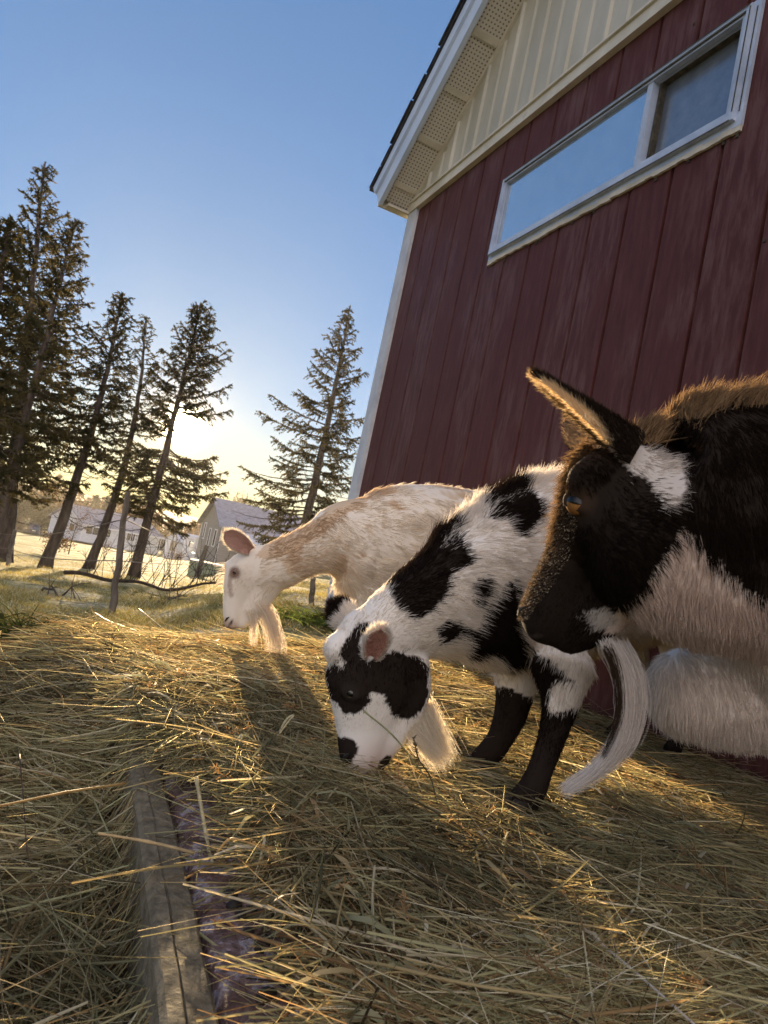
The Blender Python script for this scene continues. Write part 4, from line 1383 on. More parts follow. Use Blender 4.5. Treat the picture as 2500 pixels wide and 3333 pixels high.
def hay():
    rng = np.random.RandomState(77)
    straw_set('hay', 130000, rng, .40, 3.7, .05, .22, .00034, .00098, .020, up=.10, pw=1.25, label='loose dry hay spread over the platform and the ground')
    straw_set('hay_stems', 13000, rng, .42, 2.6, .14, .38, .0007, .0015, .028, up=.09, pw=1.2, label='longer hay stems lying across the loose hay', curve=.12)
    straw_set('hay_around', 26000, rng, .2, 2, .06, .26, .0005, .0011, .026, label='loose hay scattered on the platform under and beside the brown goat', box=(.25, 2.0, -.5, 2.2))
    straw_set('hay_around', 16000, rng, .2, 2, .06, .26, .0005, .0011, .026, label='loose hay scattered at the near end of the platform', box=(-1.2, .3, -.5, .45))
    straw_set('hay_threads', 22000, rng, .42, 2.4, .12, .38, .00022, .00042, .030, up=.16, pw=1.2, label='hair-thin long stalks tangled over the loose hay', curve=.34)
    straw_set('hay_chaff', 60000, rng, .40, 3.4, .012, .05, .00028, .0006, .016, up=.35, pw=1.35, label='short broken bits of hay and chaff', curve=.4)
    # broad dry grass leaves, bent and twisted
    K = 2600
    XY = scatter(K, rng, .42, 3.0, 1.25)
    Vs, Fs, Cs = [], [], []
    for i in range(K):
        x, y = XY[i]
        if bare(np.array([x]), np.array([y]))[0] > .3: continue
        l = rng.uniform(.04, .15); w_ = rng.uniform(.0012, .0032); a = rng.uniform(0, 6.28)
        d = np.array([math.cos(a), math.sin(a), rng.normal() * .12]); c1 = rng.normal() * .5; tw = rng.normal() * 1.6; t0 = rng.uniform(-.6, .6)
        m = 7; b = len(Vs)
        z = float(hay_z(np.array([x]), np.array([y]))[0]) + rng.uniform(.008, .026)
        side = np.array([-d[1], d[0], 0])
        for q in range(m):
            t = q / (m - 1)
            c = np.array([x, y, z]) + d * l * (t - .5) + side * c1 * l * (t - .5) ** 2 + np.array([0, 0, -l * .35 * (t - .5) ** 2 + .012 * math.sin(t * 5 + a)])
            s_ = side * math.cos(t0 + tw * t) + np.array([0, 0, 1]) * math.sin(t0 + tw * t)
            ww = w_ * (math.sin(math.pi * min(.97, t * .8 + .17)) ** .6)
            Vs += [c - s_ * ww, c + s_ * ww]
        for q in range(m - 1): Fs.append((b + 2 * q, b + 2 * q + 1, b + 2 * q + 3, b + 2 * q + 2))
        cc = STRAW[rng.choice(len(STRAW), p=SPROB)] * rng.uniform(.5, 1.1)
        Cs += [cc] * (2 * m)
    o = mesh('hay_leaves', np.array(Vs), np.array(Fs), MAT['hay_leaf'], smooth=True, attrs={'tint': np.clip(np.array(Cs), .01, .8)})
    tag(o, 'broad dry leaf blades mixed into the hay', 'hay', kind='stuff')
    # fine bushy seed heads and hair-thin stalks, the part that catches the sun
    K = 300
    XY = scatter(K, rng, .48, 3.2, 1.25)
    P, R, Cc = [], [], []
    n = 4
    for i in range(K):
        x, y = XY[i]
        z = float(hay_z(np.array([x]), np.array([y]))[0]) + rng.uniform(.006, .03)
        a = rng.uniform(0, 6.28); d = unit([math.cos(a), math.sin(a), rng.uniform(-.1, .55)])
        l = rng.uniform(.03, .085)
        m = rng.randint(18, 46)
        t = rng.rand(m)
        o = np.array([x, y, z]) + np.outer(t * l, d)
        q = rng.normal(size=(m, 3)) * .9 + d * .6; q /= np.linalg.norm(q, axis=1)[:, None]
        ll = rng.uniform(.004, .016, m) * (1.1 - t * .6)
        ss = np.linspace(0, 1, n)
        pts = o[:, None] + q[:, None] * (ss[None, :, None] * ll[:, None, None])
        P.append(pts); R.append(np.tile(np.array([.00035, .0004, .0008, .0003]), (m, 1)) * rng.uniform(.7, 1.2))
        c = np.array([.46, .31, .16]) * rng.uniform(.6, 1.15)
        Cc.append(np.tile(c, (m, 1)))
        st = np.array([x, y, z]) + np.outer(np.linspace(-1.6, 1, n) * l, d); st[:, 2] -= np.linspace(.6, 0, n) ** 2 * .02
        P.append(st[None]); R.append(np.full((1, n), .0006)); Cc.append(c[None] * .8)
    o = strands('hay_seed_heads', np.vstack(P), np.vstack(R), np.vstack(Cc), MAT['straw'])
    tag(o, 'feathery reddish seed heads among the hay', 'hay', kind='stuff')
hay()

# single big stems and twigs that stand out from the hay
def stem(label, pts, r, col, seedhead=0, name='hay_stem', seed=0, leaf=False):
    rng = np.random.RandomState(seed)
    P = catmull2(np.array([at(*p) for p in pts]), 6)
    root = thing(name, P[0], label, 'hay stem', 'single long hay stems')
    m, t, o = new_mat('stem ' + str(seed))
    b = t.nodes.new('ShaderNodeBsdfPrincipled'); b.inputs['Base Color'].default_value = (*col, 1); b.inputs['Roughness'].default_value = .5
    b.inputs['Subsurface Weight'].default_value = 0
    tc = t.nodes.new('ShaderNodeTexCoord'); nz_ = t.nodes.new('ShaderNodeTexNoise'); nz_.inputs['Scale'].default_value = 90
    t.links.new(tc.outputs['Object'], nz_.inputs['Vector'])
    t.links.new(ramp(t, nz_.outputs['Fac'], [(.3, [c * .75 for c in col]), (.7, [min(1, c * 1.25) for c in col])]), b.inputs['Base Color'])
    tr = t.nodes.new('ShaderNodeBsdfTranslucent'); tr.inputs['Color'].default_value = (*col, 1)
    mx = t.nodes.new('ShaderNodeMixShader'); mx.inputs[0].default_value = .3
    t.links.new(b.outputs[0], mx.inputs[1]); t.links.new(tr.outputs[0], mx.inputs[2]); t.links.new(mx.outputs[0], o.inputs['Surface'])
    mb = MB()
    n = len(P)
    rad = r * np.linspace(1, .55, n)
    rad[::6] *= 1.25
    mb.tube(P, rad, 7)
    mb.build('stalk', m, root, smooth=True)
    if seedhead:
        q = MB()
        d = unit(P[-1] - P[-4])
        for i in range(seedhead * 2):
            tt = rng.rand()
            o_ = P[-1] - d * .035 * tt
            dd = unit(d * .7 + rng.normal(size=3) * .6)
            l = rng.uniform(.002, .007)
            q.tube([o_, o_ + dd * l * .5, o_ + dd * l], [.0003, .0007, .0002], 4)
        q.build('seed_head', m, root)
    return root

def catmull2(X, sub):
    X = np.asarray(X, float); n = len(X)
    P = np.vstack([2 * X[0] - X[1], X, 2 * X[-1] - X[-2]])
    o = []
    for i in range(n - 1):
        a, b, c, d = P[i:i + 4]
        for k in range(sub):
            t = k / sub
            o.append(.5 * ((2 * b) + (c - a) * t + (2 * a - 5 * b + 4 * c - d) * t * t + (3 * b - 3 * c + d - a) * t ** 3))
    o.append(X[-1])
    return np.array(o)

PALE, GOLD, GRN, RED = (.52, .46, .27), (.50, .34, .13), (.33, .34, .17), (.42, .22, .10)
stem('long pale bent stem hanging over the timber edge of the platform', [(424, 1680, .86), (445, 1800, .80), (462, 1868, .77), (520, 1940, .72), (585, 1998, .70)], .0023, PALE, seed=1)
stem('straight golden stem sticking out to the left edge of the picture', [(270, 1692, .92), (140, 1712, .86), (0, 1741, .80), (-60, 1752, .78)], .0017, GOLD, seed=2)
stem('thick pale stem with a broken end reaching left over the timber', [(420, 1842, .76), (320, 1818, .75), (212, 1800, .74)], .0020, (.46, .36, .19), seed=3)
stem('green gold stem with a frayed orange seed head above the boards', [(470, 1840, .74), (500, 1812, .74), (560, 1830, .74), (600, 1855, .735)], .0014, GOLD, 34, seed=4)
stem('short stem with an orange seed head close to the bottom of the picture', [(520, 2010, .66), (470, 1990, .66), (428, 2066, .655)], .0013, (.55, .30, .11), 18, seed=5)
stem('pale folded stem standing up beside the spotted goat', [(585, 1625, 1.12), (615, 1560, 1.13), (634, 1545, 1.13), (622, 1560, 1.125), (600, 1590, 1.11)], .0022, PALE, seed=6)
stem('long straight pale stem lying across the lower right hay', [(900, 2120, .74), (1000, 2080, .78), (1090, 2060, .80)], .0016, PALE, seed=7)
stem('long pale stem running down to the bottom right of the boards', [(1285, 2050, .86), (1400, 2150, .80), (1500, 2230, .76)], .0018, (.44, .42, .24), seed=8)
stem('pale horizontal stem with a bent middle in the right hay', [(1180, 1838, 1.0), (1260, 1835, 1.0), (1300, 1828, 1.0), (1420, 1832, 1.0), (1450, 1824, 1.0)], .0016, PALE, seed=9)
stem('greenish stem crossing under the chin of the spotted goat', [(785, 1535, .99), (850, 1590, .99), (905, 1660, 1.0), (960, 1730, 1.01)], .0013, GRN, seed=10)
stem('thin dark stalk with a branched top beside the beard of the spotted goat', [(945, 1740, .98), (930, 1680, .985), (905, 1640, .985), (893, 1592, .985)], .0011, (.10, .07, .035), 22, seed=11)
stem('yellow stem lying in front of the muzzle of the spotted goat', [(480, 1650, 1.1), (540, 1640, 1.1), (600, 1618, 1.11), (680, 1595, 1.14)], .0014, GOLD, 14, seed=12)
stem('pale stem sticking up from the hay pile behind the timber', [(402, 1448, 1.7), (408, 1490, 1.66), (412, 1520, 1.62)], .0020, PALE, seed=13)
stem('long brown stalk leaning over the hay pile toward the white goat', [(300, 1315, 2.3), (360, 1365, 2.1), (420, 1420, 1.95), (450, 1450, 1.9)], .0014, (.22, .15, .07), seed=14)
stem('blade of dry grass on top of the hay pile', [(205, 1325, 2.5), (230, 1340, 2.4), (262, 1352, 2.3), (300, 1365, 2.2)], .0035, (.55, .40, .16), seed=15)
stem('thin red brown stalk at the left edge above the dark hay', [(42, 1630, .92), (50, 1720, .86), (58, 1830, .80), (70, 1900, .77)], .0009, (.10, .06, .035), seed=16)

# droppings on the boards
MAT['dung'] = surface('dark droppings', (.010, .008, .006), (.03, .024, .018), (60, 60, 60), .6, .4)
def droppings():
    rng = np.random.RandomState(8)
    me = None
    for i in range(26):
        c, r = BARE2[rng.choice([0, 0, 1, 1, 2, 4])]
        p = c + np.array([rng.normal() * r * .55, rng.normal() * r * .55, 0])
        if side_of_edge(p[0], p[1]) < .06: continue
        if me is None:
            bm = bmesh.new(); bmesh.ops.create_icosphere(bm, subdivisions=2, radius=1)
            for v in bm.verts: v.co = Vector((v.co.x * .0068, v.co.y * .0048 * (1 + .1 * v.co.x), v.co.z * .0046))
            me = bpy.data.meshes.new('dropping'); bm.to_mesh(me); bm.free()
            me.materials.append(MAT['dung'])
            me.polygons.foreach_set('use_smooth', np.ones(len(me.polygons), dtype=bool))
        o = bpy.data.objects.new('goat_dropping', me); C.objects.link(o)
        o.location = (p[0], p[1], .0035 + rng.uniform(0, .002)); o.rotation_euler = (0, 0, rng.uniform(0, 6.28)); s = rng.uniform(.8, 1.35); o.scale = (s, s, s)
        tag(o, 'small dark dropping lying on the red boards among the straw', 'dropping', 'goat droppings on the boards')
droppings()

# ------------------------------------------------------------------ frosty grass of the field, weeds
MAT['grass'] = strand_mat('frosted grass', trans=.45, gloss=.05, rough=.35, boost=(1.2, 1.1, .7))
def grass():
    rng = np.random.RandomState(21)
    K = 150000
    e = -.35
    y = (1.35 ** e + rng.rand(K) * (26.0 ** e - 1.35 ** e)) ** (1 / e)
    x = rng.uniform(-.62, .04, K) * (y + .2)
    P3 = np.column_stack([x, y, np.zeros(K)])
    tuft = noise(P3, 2.6, 2) + .6 * noise(P3, 8, 3)
    keep = (rng.rand(K) < np.clip(.55 + .5 * tuft, .1, 1)) & (rng.rand(K) < 1.0 - hay_density(x, y)) & ((side_of_edge(x, y) < -.3) | (y > 2.2))
    x, y, P3, tuft = x[keep], y[keep], P3[keep], tuft[keep]; K = len(x)
    bump = noise(P3, 1.7, 1) * .035 * np.clip((np.hypot(x, y) - 3.2) / 2, 0, 1)
    z = gz(x, y) + bump
    L = (.028 + .022 * np.clip(tuft, -.8, 1.6)) * (1 + .35 * rng.normal(size=K).clip(-2, 2)) * (1 + y * .025)
    L = np.maximum(L, .012)
    d = np.column_stack([rng.normal(size=K) * .6, rng.normal(size=K) * .6, np.ones(K)]); d /= np.linalg.norm(d, axis=1)[:, None]
    ss = np.linspace(0, 1, 4)
    pts = np.column_stack([x, y, z])[:, None] + d[:, None] * (ss[None, :, None] * L[:, None, None])
    pts[:, :, :2] += (rng.normal(size=(K, 2)) * .4)[:, None] * ((ss ** 2)[None, :, None] * L[:, None, None])
    R = (.0011 * (1 + y * .08))[:, None] * np.array([1, .9, .6, .15])[None]
    ci = rng.rand(K)
    col = np.where((ci < .5)[:, None], [.32, .29, .10], np.where((ci < .8)[:, None], [.56, .52, .35], [.44, .33, .14]))
    col = col * (1 + .25 * rng.normal(size=K).clip(-2, 2))[:, None]
    o = strands('grass', pts, R, np.clip(col, .02, .7), MAT['grass'])
    tag(o, 'short frosted grass of the sloping field', 'grass', kind='stuff')
grass()

def weed_clump(name, px, py, label, seed, n, h, spread, col):
    rng = np.random.RandomState(seed)
    P0 = hit(px, py)
    root = thing(name, P0, label, 'weeds')
    K = n
    a = rng.rand(K) * 6.28; r = np.abs(rng.normal(size=K)) * spread
    base = P0 + np.column_stack([r * np.cos(a), r * np.sin(a) * .7, np.zeros(K)])
    d = np.column_stack([rng.normal(size=K) * .5, rng.normal(size=K) * .5, np.ones(K) * .9]); d /= np.linalg.norm(d, axis=1)[:, None]
    L = h * rng.uniform(.4, 1.1, K)
    ss = np.linspace(0, 1, 6)
    pts = base[:, None] + d[:, None] * (ss[None, :, None] * L[:, None, None])
    pts[:, :, :2] += (d[:, None, :2] * .9 + rng.normal(size=(K, 1, 2)) * .15) * ((ss ** 2)[None, :, None] * L[:, None, None])
    pts[:, :, 2] -= (ss ** 2)[None] * L[:, None] * rng.uniform(.2, .75, K)[:, None]
    R = rng.uniform(.0014, .0034, K)[:, None] * np.array([.8, 1, 1, .85, .6, .1])[None]
    c = np.asarray(col)[None] * (1 + .3 * rng.normal(size=K).clip(-2, 2))[:, None]
    strands('blades', pts, R, np.clip(c, .01, .6), MAT['grass'], root)
    # broad leaves
    mb = MB()
    for i in range(int(n / 14)):
        b = P0 + [rng.normal() * spread, rng.normal() * spread * .7, rng.uniform(0, h * .3)]
        dd = unit([rng.normal(), rng.normal(), rng.uniform(-.1, .8)]); sd = unit(np.cross(dd, [rng.normal() * .4, rng.normal() * .4, 1]))
        l = rng.uniform(.05, .13); w_ = l * rng.uniform(.16, .3)
        V = []
        for t in np.linspace(0, 1, 5):
            c_ = b + dd * l * t + np.array([0, 0, -l * .5 * t * t]); ww = w_ * math.sin(math.pi * (t * .9 + .05))
            V += [c_ - sd * ww, c_ + np.array([0, 0, -ww * .3]), c_ + sd * ww]
        Fq = []
        for q in range(4):
            Fq += [(q * 3, q * 3 + 1, q * 3 + 4, q * 3 + 3), (q * 3 + 1, q * 3 + 2, q * 3 + 5, q * 3 + 4)]
        mb.add(V, Fq)
    mb.build('leaves', MAT['olive'], root)
weed_clump('weed_clump', 40, 1392, 'dark green weed clump with broad leaves at the left edge of the hay', 5, 380, .20, .20, (.05, .062, .025))
weed_clump('grass_tuft', 700, 1350, 'green grass tuft at the foot of the short brown post', 6, 260, .13, .22, (.10, .14, .04))
weed_clump('grass_tuft', 380, 1300, 'low dark grass tuft right of the tall grey post', 7, 200, .12, .28, (.08, .085, .035))
# ------------------------------------------------------------------ goats
MAT['fur'] = strand_mat('goat fur', trans=.48, gloss=.03, rough=.4, boost=(1.15, 1.08, 1.0))
MAT['coat'] = attr_mat('goat coat', rough=.85, spec=.1)
MAT['hoof'] = surface('dark hoof horn', (.02, .017, .014), (.06, .05, .04), (30, 30, 30), .5)
MAT['iris_olive'] = surface('olive goat iris', (.055, .045, .018), (.10, .085, .04), (400, 400, 400), .12, spec=.6)
MAT['iris_amber'] = surface('amber goat iris', (.20, .085, .022), (.32, .15, .04), (300, 300, 300), .4, spec=.15)
MAT['iris_brown'] = surface('brown goat iris', (.10, .055, .03), (.18, .10, .05), (300, 300, 300), .12, spec=.6)
MAT['dew'] = surface('dew beads', (.30, .24, .15), (.45, .36, .24), (9, 9, 9), .08, spec=.9)  # tan base: sunlit gold put into the clear beads
MAT['pupil'] = surface('black pupil', (.003, .003, .003), (.005, .005, .005), (9, 9, 9), .12, spec=.35)

def catmull(X, sub):
    X = np.asarray(X, float); n = len(X)
    P = np.vstack([2 * X[0] - X[1], X, 2 * X[-1] - X[-2]])
    o = []
    for i in range(n - 1):
        a, b, c, d = P[i:i + 4]
        for k in range(sub):
            t = k / sub
            o.append(.5 * ((2 * b) + (c - a) * t + (2 * a - 5 * b + 4 * c - d) * t * t + (3 * b - 3 * c + d - a) * t ** 3))
    o.append(X[-1])
    return np.array(o)

class Goat:
    def __init__(s, lateral):
        s.V, s.F = [], []
        s.segs = []                    # a, b, hair length a, b, flow weight
        s.lat = unit(lateral)
        s.n = 0
    def loft(s, nodes, ratio=.62, lat=None, hair=.02, k=20, sub=4, px=True, flow=1, hl=None, boxy=1.0):
        """nodes: (px, py, Y, r_px[, ratio]) or world (x, y, z, r[, ratio]) if px False"""
        lat = s.lat if lat is None else unit(lat)
        C_, R_, Q_, Hh = [], [], [], []
        for nd in nodes:
            if px:
                c = at(nd[0], nd[1], nd[2]); r = nd[3] * mpp(nd[2])
            else:
                c = np.array(nd[:3], float); r = nd[3]
            C_.append(c); R_.append(r); Q_.append(nd[4] if len(nd) > 4 else ratio)
        C_ = np.array(C_)
        for a in range(len(nodes) - 1):
            h0 = hair if np.isscalar(hair) else hair[a]
            h1 = hair if np.isscalar(hair) else hair[a + 1]
            s.segs.append((C_[a], C_[a + 1], h0, h1, flow, R_[a], R_[a + 1]))
        D = catmull(np.column_stack([C_, R_, Q_]), sub)
        P, R, Q = D[:, :3], np.maximum(D[:, 3], .003), D[:, 4]
        tg = np.gradient(P, axis=0); tg /= np.linalg.norm(tg, axis=1)[:, None]
        # rounded caps
        e0 = [(P[0] - tg[0] * R[0] * q, R[0] * math.sqrt(1 - q * q) if q < 1 else R[0] * .05, Q[0], tg[0]) for q in (.55, .35, .18)]
        e1 = [(P[-1] + tg[-1] * R[-1] * q, R[-1] * math.sqrt(1 - q * q), Q[-1], tg[-1]) for q in (.18, .35, .55)]
        e0 = [(P[0] - tg[0] * R[0] * q * .8, R[0] * f, Q[0], tg[0]) for q, f in ((.95, .25), (.75, .6), (.4, .87))]
        e1 = [(P[-1] + tg[-1] * R[-1] * q * .8, R[-1] * f, Q[-1], tg[-1]) for q, f in ((.4, .87), (.75, .6), (.95, .25))]
        rings = e0 + list(zip(P, R, Q, tg)) + e1
        base = s.n
        for p, r, q, t in rings:
            b = lat - t * (lat @ t); b = unit(b)
            a = np.cross(t, b)
            for j in range(k):
                th = 2 * math.pi * j / k
                ct, st = math.cos(th), math.sin(th)
                ct = math.copysign(abs(ct) ** boxy, ct); st = math.copysign(abs(st) ** boxy, st)
                s.V.append(p + a * r * ct + b * r * q * st)
        m = len(rings)
        for i in range(m - 1):
            for j in range(k):
                s.F.append((base + i * k + j, base + i * k + (j + 1) % k, base + (i + 1) * k + (j + 1) % k, base + (i + 1) * k + j))
        s.F.append(tuple(base + j for j in range(k - 1, -1, -1)))
        s.F.append(tuple(base + (m - 1) * k + j for j in range(k)))
        s.n += m * k
    def ball(s, c, r, ratio=(1, 1, 1)):
        bm = bmesh.new(); bmesh.ops.create_icosphere(bm, subdivisions=2, radius=1)
        b = s.n
        for v in bm.verts: s.V.append(np.asarray(c) + np.array(v.co) * r * np.asarray(ratio))
        for f in bm.faces: s.F.append(tuple(b + v.index for v in f.verts))
        s.n += len(bm.verts); bm.free()
    def remesh(s, vox, smooth=8):
        me = bpy.data.meshes.new('tmp'); me.from_pydata([tuple(v) for v in s.V], [], s.F)
        bm = bmesh.new(); bm.from_mesh(me); bmesh.ops.recalc_face_normals(bm, faces=bm.faces); bm.to_mesh(me); bm.free()
        o = bpy.data.objects.new('tmp', me); C.objects.link(o)
        m = o.modifiers.new('r', 'REMESH'); m.mode = 'VOXEL'; m.voxel_size = vox
        m2 = o.modifiers.new('s', 'SMOOTH'); m2.iterations = smooth; m2.factor = .5
        dg = bpy.context.evaluated_depsgraph_get()
        ev = o.evaluated_get(dg); em = ev.to_mesh()
        n = len(em.vertices)
        V = np.zeros(n * 3); em.vertices.foreach_get('co', V); V = V.reshape(-1, 3)
        Fq = [tuple(p.vertices) for p in em.polygons]
        ev.to_mesh_clear()
        bpy.data.objects.remove(o); bpy.data.meshes.remove(me)
        return V, Fq

def ear_shape(base, tip, face, width, cup=.35, thick=.006, n=12, k=10, curl=0.0, back=0.0, ct=.55):
    """cupped leaf; returns vertices, faces, inner mask. face = direction the hollow looks"""
    base, tip = np.asarray(base, float), np.asarray(tip, float)
    d = tip - base; L = np.linalg.norm(d); d = d / L
    f = unit(np.asarray(face) - d * (np.asarray(face) @ d)); s = np.cross(d, f)
    V, inner = [], []
    for layer in (0, 1):
        for i in range(n + 1):
            u = i / n
            w = width * (math.sin(math.pi * min(1, (u * .93 + .07)) ** .75) ** .7 if u < .999 else .05)
            w = width * ((.50 + .50 * math.sin(min(1, u / .5) * math.pi / 2)) if u < .5 else max(.10, (1 - ((u - .5) / .5) ** 2.6) ** .5))
            for j in range(k + 1):
                v = -1 + 2 * j / k
                ed = 1 - abs(v) ** 4
                depth = -cup * width * (1 - v * v) * (1 - ct * u)
                p = base + d * (u * L) + s * (w * v) + f * (depth + back * L * u * u + width * cup * (1 if ct < .6 else 1 - ct * u))
                if layer == 1: p = p - f * (thick * (.25 + .75 * ed) * (1 - .5 * u))
                V.append(p); inner.append(1.0 if layer == 0 and abs(v) < .93 else 0.0)
    m = (n + 1) * (k + 1)
    Fq = []
    for i in range(n):
        for j in range(k):
            a = i * (k + 1) + j
            Fq.append((a, a + 1, a + k + 2, a + k + 1))
            Fq.append((m + a + k + 1, m + a + k + 2, m + a + 1, m + a))
    for i in range(n):                 # rims
        for j in (0, k):
            a = i * (k + 1) + j
            Fq.append((a, a + k + 1, m + a + k + 1, m + a) if j == 0 else (a + k + 1, a, m + a, m + a + k + 1))
    for j in range(k):
        a = n * (k + 1) + j
        Fq.append((a, a + 1, m + a + 1, m + a))
        Fq.append((j + 1, j, m + j, m + j + 1))
    return np.array(V), Fq, np.array(inner)

def inpoly(x, y, poly):
    poly = np.asarray(poly, float)
    c = np.zeros(len(x), bool)
    j = len(poly) - 1
    for i in range(len(poly)):
        xi, yi = poly[i]; xj, yj = poly[j]
        cond = ((yi > y) != (yj > y)) & (x < (xj - xi) * (y - yi) / (yj - yi + 1e-12) + xi)
        c ^= cond
        j = i
    return c

from mathutils.bvhtree import BVHTree
class Flank:
    """the goat's own side plane: patches are drawn on it and painted onto the side they lie on"""
    def __init__(s, o, lateral):
        s.o = np.asarray(o, float); s.l = unit(np.asarray(lateral) * [1, 1, 0])
        s.x = np.cross([0, 0, 1], s.l)
        s.tree = None
    def uv(s, P):
        q = np.asarray(P) - s.o
        return q @ s.x, q[:, 2]
    def on_skin(s, V, Fq):
        s.tree = BVHTree.FromPolygons([tuple(v) for v in V], [tuple(f) for f in Fq])
        return s
    def poly(s, pts):
        """pts: measured points of a patch's outline, taken where they lie on the skin (else at depth Y)"""
        P = []
        for px, py, Y in pts:
            h = s.tree.ray_cast(Vector((0, 0, CZ)), Vector(ray(px, py)))[0] if s.tree else None
            P.append(np.array(h[:]) if h is not None else at(px, py, Y))
        P = np.array(P); u, v = s.uv(P)
        return np.column_stack([u, v])
    def near(s, P):
        return (np.asarray(P) - s.o) @ s.l

def nearest_seg(P, segs):
    best = np.full(len(P), 1e9); hl = np.zeros(len(P)); fl = np.zeros((len(P), 3)); cen = np.zeros((len(P), 3))
    for a, b, h0, h1, flow, r0, r1 in segs:
        d = b - a; L2 = d @ d
        t = np.clip(((P - a) @ d) / L2, 0, 1)
        q = a + t[:, None] * d
        dist = np.linalg.norm(P - q, axis=1) / (r0 + (r1 - r0) * t)
        m = dist < best
        best[m] = dist[m]; hl[m] = (h0 + (h1 - h0) * t)[m]
        fl[m] = d / math.sqrt(L2) * flow
        cen[m] = q[m]
    return hl, fl, cen

from mathutils.kdtree import KDTree
def seat(P, V, lift=0.0):
    """move hair roots onto the nearest skin"""
    kd = KDTree(len(V))
    for i, v in enumerate(V): kd.insert(v, i)
    kd.balance()
    Q = np.array([kd.find(p)[0][:] for p in P])
    return Q + np.array([0, 0, lift])

def tri_list(V, Fq):
    T = []
    for f in Fq:
        for i in range(1, len(f) - 1): T.append((f[0], f[i], f[i + 1]))
    return np.array(T, dtype=np.int64)

def grow(V, T, count, rng, weight=None):
    a, b, c = V[T[:, 0]], V[T[:, 1]], V[T[:, 2]]
    nrm = np.cross(b - a, c - a); ar = np.linalg.norm(nrm, axis=1) * .5
    nrm = nrm / (2 * ar[:, None] + 1e-12)
    wv = ar if weight is None else ar * weight((a + b + c) / 3, nrm)
    cs = np.cumsum(wv); idx = np.searchsorted(cs, rng.rand(count) * cs[-1])
    idx = np.minimum(idx, len(T) - 1)
    r1, r2 = np.sqrt(rng.rand(count)), rng.rand(count)
    w0, w1, w2 = 1 - r1, r1 * (1 - r2), r1 * r2
    return idx, w0[:, None] * a[idx] + w1[:, None] * b[idx] + w2[:, None] * c[idx], nrm[idx], np.column_stack([w0, w1, w2])

def fur(name, parent, V, Fq, segs, coat, count, rng, rad=.0004, lift=.35, gravity=.25, lenvar=.35, n=5, weight=None, skipfn=None, clump=.25, lscale=1.0, flowmod=None, jit=.006):
    T = tri_list(V, Fq)
    idx, P, Nm, _ = grow(V, T, count, rng, weight)
    if skipfn is not None:
        k = ~skipfn(P); P, Nm = P[k], Nm[k]
    hl, fl, _ = nearest_seg(P, segs)
    if flowmod is not None: fl, hl = flowmod(P, fl, hl)
    K = len(P)
    f = fl - Nm * np.sum(fl * Nm, axis=1)[:, None]
    f /= np.linalg.norm(f, axis=1)[:, None] + 1e-6
    cl = np.column_stack([noise(P, 55, 3), noise(P, 55, 4), noise(P, 55, 5)]) * clump + np.column_stack([noise(P, 14, 0), noise(P, 14, 1), noise(P, 14, 2)]) * clump
    d0 = f + Nm * lift + cl * .6 + rng.normal(size=(K, 3)) * .10 + np.array([0, 0, -gravity * .3])
    d0 /= np.linalg.norm(d0, axis=1)[:, None]
    L = hl * lscale * (1 + lenvar * rng.normal(size=K).clip(-1.6, 1.8))
    L = np.maximum(L, .0015)
    ss = np.linspace(0, 1, n)
    pts = P[:, None, :] - Nm[:, None, :] * .001 + d0[:, None, :] * (ss[None, :, None] * L[:, None, None])
    bend = np.array([0, 0, -gravity]) + cl * .35 + rng.normal(size=(K, 3)) * .08 - Nm * lift * .35
    pts = pts + bend[:, None, :] * ((ss ** 2)[None, :, None] * L[:, None, None] * .6)
    taper = np.array([1.0, .95, .8, .55, .12]) if n == 5 else np.linspace(1, .15, n)
    R = rad * (1 + .25 * rng.normal(size=K).clip(-2, 2))[:, None] * taper[None]
    col = coat(P + rng.normal(size=(K, 3)) * jit, Nm, rng)
    col = col * (1 + .13 * rng.normal(size=K).clip(-2, 2))[:, None]
    return strands(name, pts, R, np.clip(col, 0.002, .9), MAT['fur'], parent)

def eyeball(parent, c, r, look, up, iris, lid_col, fwd=None, slit=(.68, .22)):
    """eyeball with a horizontal slit pupil, seen from 'look'"""
    look = unit(look); up = unit(np.asarray(up) - look * (np.asarray(up) @ look)); sd = np.cross(up, look)
    bm = bmesh.new(); bmesh.ops.create_uvsphere(bm, u_segments=28, v_segments=18, radius=1)
    V = [np.asarray(c) + (sd * v.co.x + up * v.co.y + look * v.co.z) * r for v in bm.verts]
    Fq = [tuple(v.index for v in f.verts) for f in bm.faces]; bm.free()
    e = mesh('eye', V, Fq, MAT[iris], parent, smooth=True)
    # pupil: a curved slit just proud of the ball
    mb = MB(); m = 14; V2 = []
    for j in range(m):
        th = 2 * math.pi * j / m
        x, y = slit[0] * math.cos(th), slit[1] * np.sign(math.sin(th)) * abs(math.sin(th)) ** .7
        z = math.sqrt(max(0, 1 - x * x - y * y))
        V2.append(np.asarray(c) + (sd * x + up * y + look * z) * r * 1.012)
    V2 = []
    for q in (1.0, .66, .33):
        for j in range(m):
            th = 2 * math.pi * j / m
            x, y = q * slit[0] * math.cos(th), q * slit[1] * np.sign(math.sin(th)) * abs(math.sin(th)) ** .7
            V2.append(np.asarray(c) + (sd * x + up * y + look * math.sqrt(max(0, 1 - x * x - y * y))) * r * 1.02)
    V2.append(np.asarray(c) + look * r * 1.02)
    fs = [(q * m + j, q * m + (j + 1) % m, (q + 1) * m + (j + 1) % m, (q + 1) * m + j) for q in range(2) for j in range(m)]
    mesh('pupil', V2, fs + [(2 * m + j, 2 * m + (j + 1) % m, 3 * m) for j in range(m)], MAT['pupil'], e, smooth=True)
    return e

